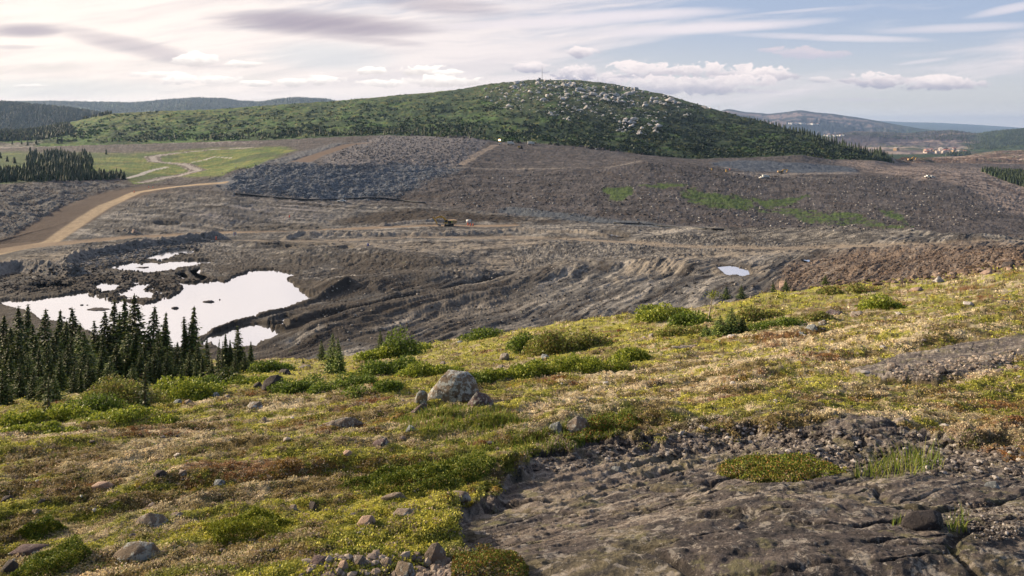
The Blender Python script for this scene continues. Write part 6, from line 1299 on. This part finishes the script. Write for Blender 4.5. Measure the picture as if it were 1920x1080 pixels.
truck(1739, 333, 5.5, .2, 'white pickup parked by the light gravel yard at right, left one of two', 'pick', name='pickup', cat='pickup')
truck(1748, 334, 5.5, .0, 'white pickup parked by the light gravel yard at right, right one of two', 'pick', name='pickup', cat='pickup')
def drill(u, v, h, label, bodymat=M_yel):
    p = at(u, v); k = p.y / F; root = empty('drill_rig', p, 0, h * k / 10.0)
    part('track', root, M_blk, lambda bm: [prism(bm, [(-2, .2), (-1.7, 0), (1.7, 0), (2, .2), (2, .7), (1.7, .9), (-1.7, .9), (-2, .7)], y - .25, y + .25) for y in (-1, 1)])
    part('engine_box', root, bodymat, lambda bm: box(bm, (-1.6, 0, 1.9), (2.4, 2.0, 1.6), bev=.1)); cb = part('cab', root, M_blk, lambda bm: box(bm, (.8, -.4, 2.0), (1.3, 1.2, 1.9), bev=.1)); part('cab_window', cb, M_gls, lambda bm: box(bm, (.8, -1.02, 2.3), (1.0, .04, .8)))
    def mast(bm):
        for x, y in ((2.0, -.3), (2.5, -.3), (2.0, .3), (2.5, .3)): tube(bm, [(x, y, .3), (x, y, 10)], .11, .11, 4)
        for i in range(10): tube(bm, [(2.0, -.3, .5 + i), (2.5, -.3, 1.3 + i)], .06, .06, 4); tube(bm, [(2.0, .3, .5 + i), (2.5, .3, 1.3 + i)], .06, .06, 4)
    part('mast', root, M_steel, mast); part('feed_arm', root, M_steel, lambda bm: tube(bm, [(.6, 0, 1.4), (2.2, 0, 4.2)], .2, .15, 6)); tag(root, label, 'drill rig'); return root
drill(976, 279, 20, 'yellow tracked drill rig with an upright dark mast on the bench'); drill(1118, 281, 10, 'small pale drill rig with a thin mast at the far edge of the bench', M_wht)
# lit light tower
p = at(937, 271); k = p.y / F; lt = empty('light_tower', p); part('trailer', lt, M_wht, lambda bm: box(bm, (0, 0, .8), (2.4, 1.2, 1.0), bev=.1)); part('wheel', lt, M_tyre, lambda bm: cyl(bm, (0, -.7, .35), .35, .2)); part('mast', lt, M_steel, lambda bm: tube(bm, [(0, 0, 1.2), (0, 0, 3.6)], .08, .06, 6))
part('lamp', lt, M_lamp, lambda bm: (box(bm, (0, -.15, 4.2), (1.9, .35, 1.3), bev=.15),)); tag(lt, 'light tower with a glowing orange lamp at the left end of the bench', 'light tower')
# sign, cones, tank, barrel, pipeline
p = at(440, 446); k = p.y / F; sg = empty('sign', p); part('post', sg, M_steel, lambda bm: tube(bm, [(0, .06, 0), (0, .06, 1.3)], .06, .06, 6)); bd = part('board', sg, M_wht, lambda bm: box(bm, (0, 0, 1.75), (1.35, .06, 1.45), bev=.03))
def flame(bm): prism(bm, [(-.30, 1.45), (0, 1.22), (.30, 1.45), (.30, 1.62), (.16, 1.80), (.22, 1.95), (.10, 2.25), (-.02, 2.32), (-.06, 1.98), (-.22, 1.82), (-.32, 1.62)], -.045, -.032)
part('emblem', bd, M_red, flame); part('emblem_centre', bd, M_wht, lambda bm: prism(bm, [(-.10, 1.42), (.10, 1.42), (.12, 1.58), (0, 1.72), (-.12, 1.58)], -.055, -.046)); tag(sg, 'square white sign with a red emblem beside the gravel berm', 'sign')
def cone(u, v, hpx, label, group=None):
    p = at(u, v); h = hpx * p.y / F; root = empty('traffic_marker', p, 0, h); part('marker_body', root, M_org, lambda bm: (bmesh.ops.create_cone(bm, cap_ends=True, segments=14, radius1=.24, radius2=.13, depth=.92, matrix=Matrix.Translation((0, 0, .54)))))
    part('base', root, M_blk, lambda bm: box(bm, (0, 0, .045), (.62, .62, .09))); tag(root, label, 'traffic marker', group)
cone(405, 450, 6.5, 'orange marker on the berm left of the white sign'); cone(876.5, 422.5, 5, 'orange marker, left one of three by the excavator'); cone(882, 423.5, 5, 'orange marker, middle one of three by the excavator'); cone(886.5, 423.5, 4.5, 'orange marker, right one of three by the excavator')
cone(542, 408, 5, 'red marker on the dark bench left of the excavator'); cone(252, 361, 3.5, 'orange marker on the ramp shoulder'); cone(278, 352, 3, 'orange marker at the road junction, left one'); cone(286, 352, 3, 'orange marker at the road junction, right one'); cone(1368, 319, 3, 'red marker on the bench at right')
def drum(u, v, hpx, mat, label, cat='barrel', ratio=.7):
    p = at(u, v); h = hpx * p.y / F; root = empty('barrel', p, 0, h)
    def f(bm):
        cyl(bm, (0, 0, .5), ratio * .5, 1.0, 'Z', 16)
    b_ = part('drum', root, mat, f); part('rim', b_, M_steel, lambda bm: (cyl(bm, (0, 0, 1.0), ratio * .52, .05, 'Z', 16), cyl(bm, (0, 0, .33), ratio * .52, .05, 'Z', 16), cyl(bm, (0, 0, .67), ratio * .52, .05, 'Z', 16))); tag(root, label, cat)
drum(690.5, 461, 5, M_bluep, 'blue barrel on the pale ground beyond the pools'); drum(1334.5, 319, 4, M_yel, 'yellow barrel on the bench edge, left one'); drum(1362, 322, 4.5, M_yel, 'yellow barrel on the bench edge, right one')
p = at(878, 420); k = p.y / F; tk = empty('water_tank', p, .1)
def tkf(bm): cyl(bm, (0, 0, 1.3), .85, 2.4, 'X', 20); bmesh.ops.bevel(bm, geom=bm.edges[:], offset=.12, segments=2, affect='EDGES')
part('tank', tk, M_wht, tkf, True); part('cradle', tk, M_grey, lambda bm: (box(bm, (-.8, 0, .3), (.2, 1.3, .6)), box(bm, (.8, 0, .3), (.2, 1.3, .6)))); tag(tk, 'small white tank on a cradle right of the tan excavator', 'tank')
def pipeline(pts, rad, label):
    root = empty('pipeline', at(*pts[0])); o0 = root.location; bm = bmesh.new(); P = []
    for a, b in zip(pts[:-1], pts[1:]):
        for t in (0, .34, .67): u, v = lerp(a[0], b[0], t), lerp(a[1], b[1], t); q = at(u, v); P.append(Vector((q.x, q.y, q.z + rad * .8)))
    P = [P[0]] + [(P[i - 1] + P[i] + P[i + 1]) / 3 for i in range(1, len(P) - 1)] + [P[-1]]
    tube(bm, [x - o0 for x in P], rad, rad, 8); bm_obj('pipe', bm, M_pipe, root, True); tag(root, label, 'pipeline')
pipeline([(440, 364), (480, 368), (520, 372), (560, 375), (600, 376), (640, 375), (680, 372), (710, 372), (740, 375), (770, 379), (810, 383)], .45, 'thick black pipeline snaking along the foot of the blue-grey rock heap')
pipeline([(1150, 419), (1200, 421), (1260, 426), (1320, 430), (1375, 433)], .4, 'black pipeline along the foot of the long dump slope')
# hilltop mast and hut, other masts
def mast_at(u, h_m, r0, label, hut=False, v=None):
    c = int(np.argmin(np.abs(us - u))); rr2 = np.where((LY[:, c] > 18.3) & (LY[:, c] <= 19.05))[0]; j = rr2[np.argmin(Vf[rr2, c])]; p = onY(u, Yg[j, c] - 1) if v is None else at(u, v); root = empty('radio_mast', p)
    def f(bm):
        for a in range(3):
            x, y = math.cos(a * 2.1) * r0, math.sin(a * 2.1) * r0; tube(bm, [(x, y, -1), (x * .6, y * .6, h_m)], r0 * .35, r0 * .25, 4)
        for i in range(int(h_m / 2)):
            a = i * 2.1; tube(bm, [(math.cos(a) * r0, math.sin(a) * r0, i * 2), (math.cos(a + 2.1) * r0 * .9, math.sin(a + 2.1) * r0 * .9, i * 2 + 2)], r0 * .2, r0 * .2, 3)
    part('lattice', root, M_steel, f); part('antenna', root, M_grey, lambda bm: tube(bm, [(0, 0, h_m), (0, 0, h_m * 1.12)], r0 * .4, r0 * .2, 4)); tag(root, label, 'mast')
mast_at(1016.5, 22, .75, 'tall thin radio mast on the summit of the green hill'); mast_at(1121, 8, .35, 'short thin mast on the right side of the summit'); mast_at(1348, 8, .3, 'very small mast pair far down the right shoulder')
c = int(np.argmin(np.abs(us - 1012))); rr2 = np.where((LY[:, c] > 18.3) & (LY[:, c] <= 19.05))[0]; j = rr2[np.argmin(Vf[rr2, c])]; p = onY(1012, Yg[j, c] - 2); ht = empty('hut', p)
part('wall', ht, M_grey, lambda bm: box(bm, (0, 0, 1.4), (3.6, 3, 3.2))); part('roof', ht, M_blk, lambda bm: prism(bm, [(-2.9, 2.9), (2.1, 2.9), (2.0, 3.3), (-2.9, 3.5)], -1.9, 1.9)); part('door', ht, M_steel, lambda bm: box(bm, (.3, -1.52, 1.2), (1, .05, 2))); tag(ht, 'tiny dark hut at the foot of the summit mast', 'hut')
p = at(541, 190); ms = empty('radio_mast', p); part('lattice', ms, M_wht, lambda bm: tube(bm, [(0, 0, 0), (0, 0, 6 * p.y / F)], .6 * p.y / F, .4 * p.y / F, 6)); tag(ms, 'pale mast on the wooded ridge at far left', 'mast')
# boulder piles by the mine road
for i, (u, v, w_, h_, m_) in enumerate(((250, 436, 14, 10, M_pink), (240, 437, 11, 8, M_gneiss), (230, 433, 10, 7, M_gneiss), (219, 434, 9, 6, M_dark), (259, 438, 8, 5, M_gneiss))):
    put_rock(u, v, w_, h_, m_, ('large pale block, right of the pile beside the mine road', 'tan block in the middle of the pile beside the mine road', 'grey block, left of the tan one beside the mine road', 'dark block at the left end of the pile beside the mine road', 'small block at the right end of the pile beside the mine road')[i], 700 + i, group='blocks beside the mine road')
for i, (u, v, w_, h_, lab) in enumerate(((392, 566, 26, 4, 'low mud islet in the middle of the pond'), (329, 578, 17, 5, 'small dark islet with a stub, left in the pond'), (412, 562, 4, 3, 'tiny stone right of the mud islet'), (131, 579, 9, 3, 'small dark clump in the left arm of the pond'), (154, 572, 9, 2.5, 'flat clump in the left arm of the pond'), (120, 596, 9, 3, 'clump near the left bank of the pond'), (164, 572, 6, 2, 'tiny clump beside the flat one'), (185, 580, 50, 4, 'long low mud bar behind the spruces'), (268, 502, 32, 2.5, 'thin mud bar in the upper pool'))):
    Y = F * 48.2 / (v - HV); k = Y / F; P_ = [(x * w_ * k, y * w_ * k * .6, z * h_ * k) for x, y, z in gen_pts(800 + i, 14, 1, .8, .9, -.3)]
    me = hull_rock('islet', P_, 800 + i, M_dark, 2, .03 * w_ * k, .02 * w_ * k, .2); o = bpy.data.objects.new('islet', me); col.objects.link(o); o.location = (Y * (u - 960) / F, Y, -48.25); tag(o, lab, 'islet', 'islets in the pond')

# far towns
M_town = simple('town_wall', (0.46, 0.40, 0.37), .8)
def house(u, v, w_, d_, h_, wm, label, group, i):
    p = at(u, v); root = empty('building', p, (i % 5) * .35)
    part('wall', root, wm, lambda bm: box(bm, (0, 0, h_ / 2), (w_, d_, h_))); part('roof', root, (M_roof, M_grey, M_town)[i % 3], lambda bm: prism(bm, [(-w_ / 2 - .4, h_), (w_ / 2 + .4, h_), (0, h_ * 1.35)], -d_ / 2 - .4, d_ / 2 + .4)); tag(root, label, 'building', group)
r = random.Random(12)
for i in range(34):
    u = r.uniform(1735, 1812); v = 284.5 + r.uniform(-2.6, 3.5); house(u, v, r.uniform(9, 26), 10, r.uniform(4, 9), (M_town, M_tan, M_town)[i % 3], 'pale building of the mine town in the valley at right', 'buildings of the mine town', i)
for i in range(22):
    u = r.uniform(1470, 1540); v = 232.5 + (u - 1470) * .02 + r.uniform(-1, 1.2); house(u, v, r.uniform(20, 45), 16, r.uniform(9, 14), M_wht, 'white house in the row on the slope of the far mountain', 'houses on the far mountain slope', i)
for i in range(8):
    u = 1546 + i * 5 + r.uniform(-2, 2); house(u, 255 + r.uniform(-1, 2), 14, 10, 7, M_wht, 'small pale shed behind the wooded shoulder', 'sheds behind the wooded shoulder', i)
house(1681, 282.5, 22, 12, 9, M_tan, 'single tan building left of the mine town', None, 2)

# ------------------------------------------------------------------ haze
def haze():
    bm = bmesh.new(); x0, x1, y0, y1, z0, z1 = -70000, 70000, -500, 21200, -450, 215
    bmesh.ops.create_cube(bm, size=1.0, matrix=Matrix.Translation(((x0 + x1) / 2, (y0 + y1) / 2, (z0 + z1) / 2)) @ Matrix.Diagonal((x1 - x0, y1 - y0, z1 - z0, 1)))
    m = bpy.data.materials.new('haze'); m.use_nodes = True; nt = m.node_tree; nt.nodes.clear(); out = nt.nodes.new('ShaderNodeOutputMaterial'); v = nt.nodes.new('ShaderNodeVolumePrincipled')
    v.inputs['Color'].default_value = (0.42, 0.62, 1.0, 1); v.inputs['Density'].default_value = 5.5e-5; v.inputs['Anisotropy'].default_value = 0.2; nt.links.new(v.outputs[0], out.inputs['Volume'])
    o = bm_obj('haze', bm, m); tag(o, 'thin blue air over the far valley', 'haze', None, 'stuff')
haze()
print('objects', len(bpy.data.objects))
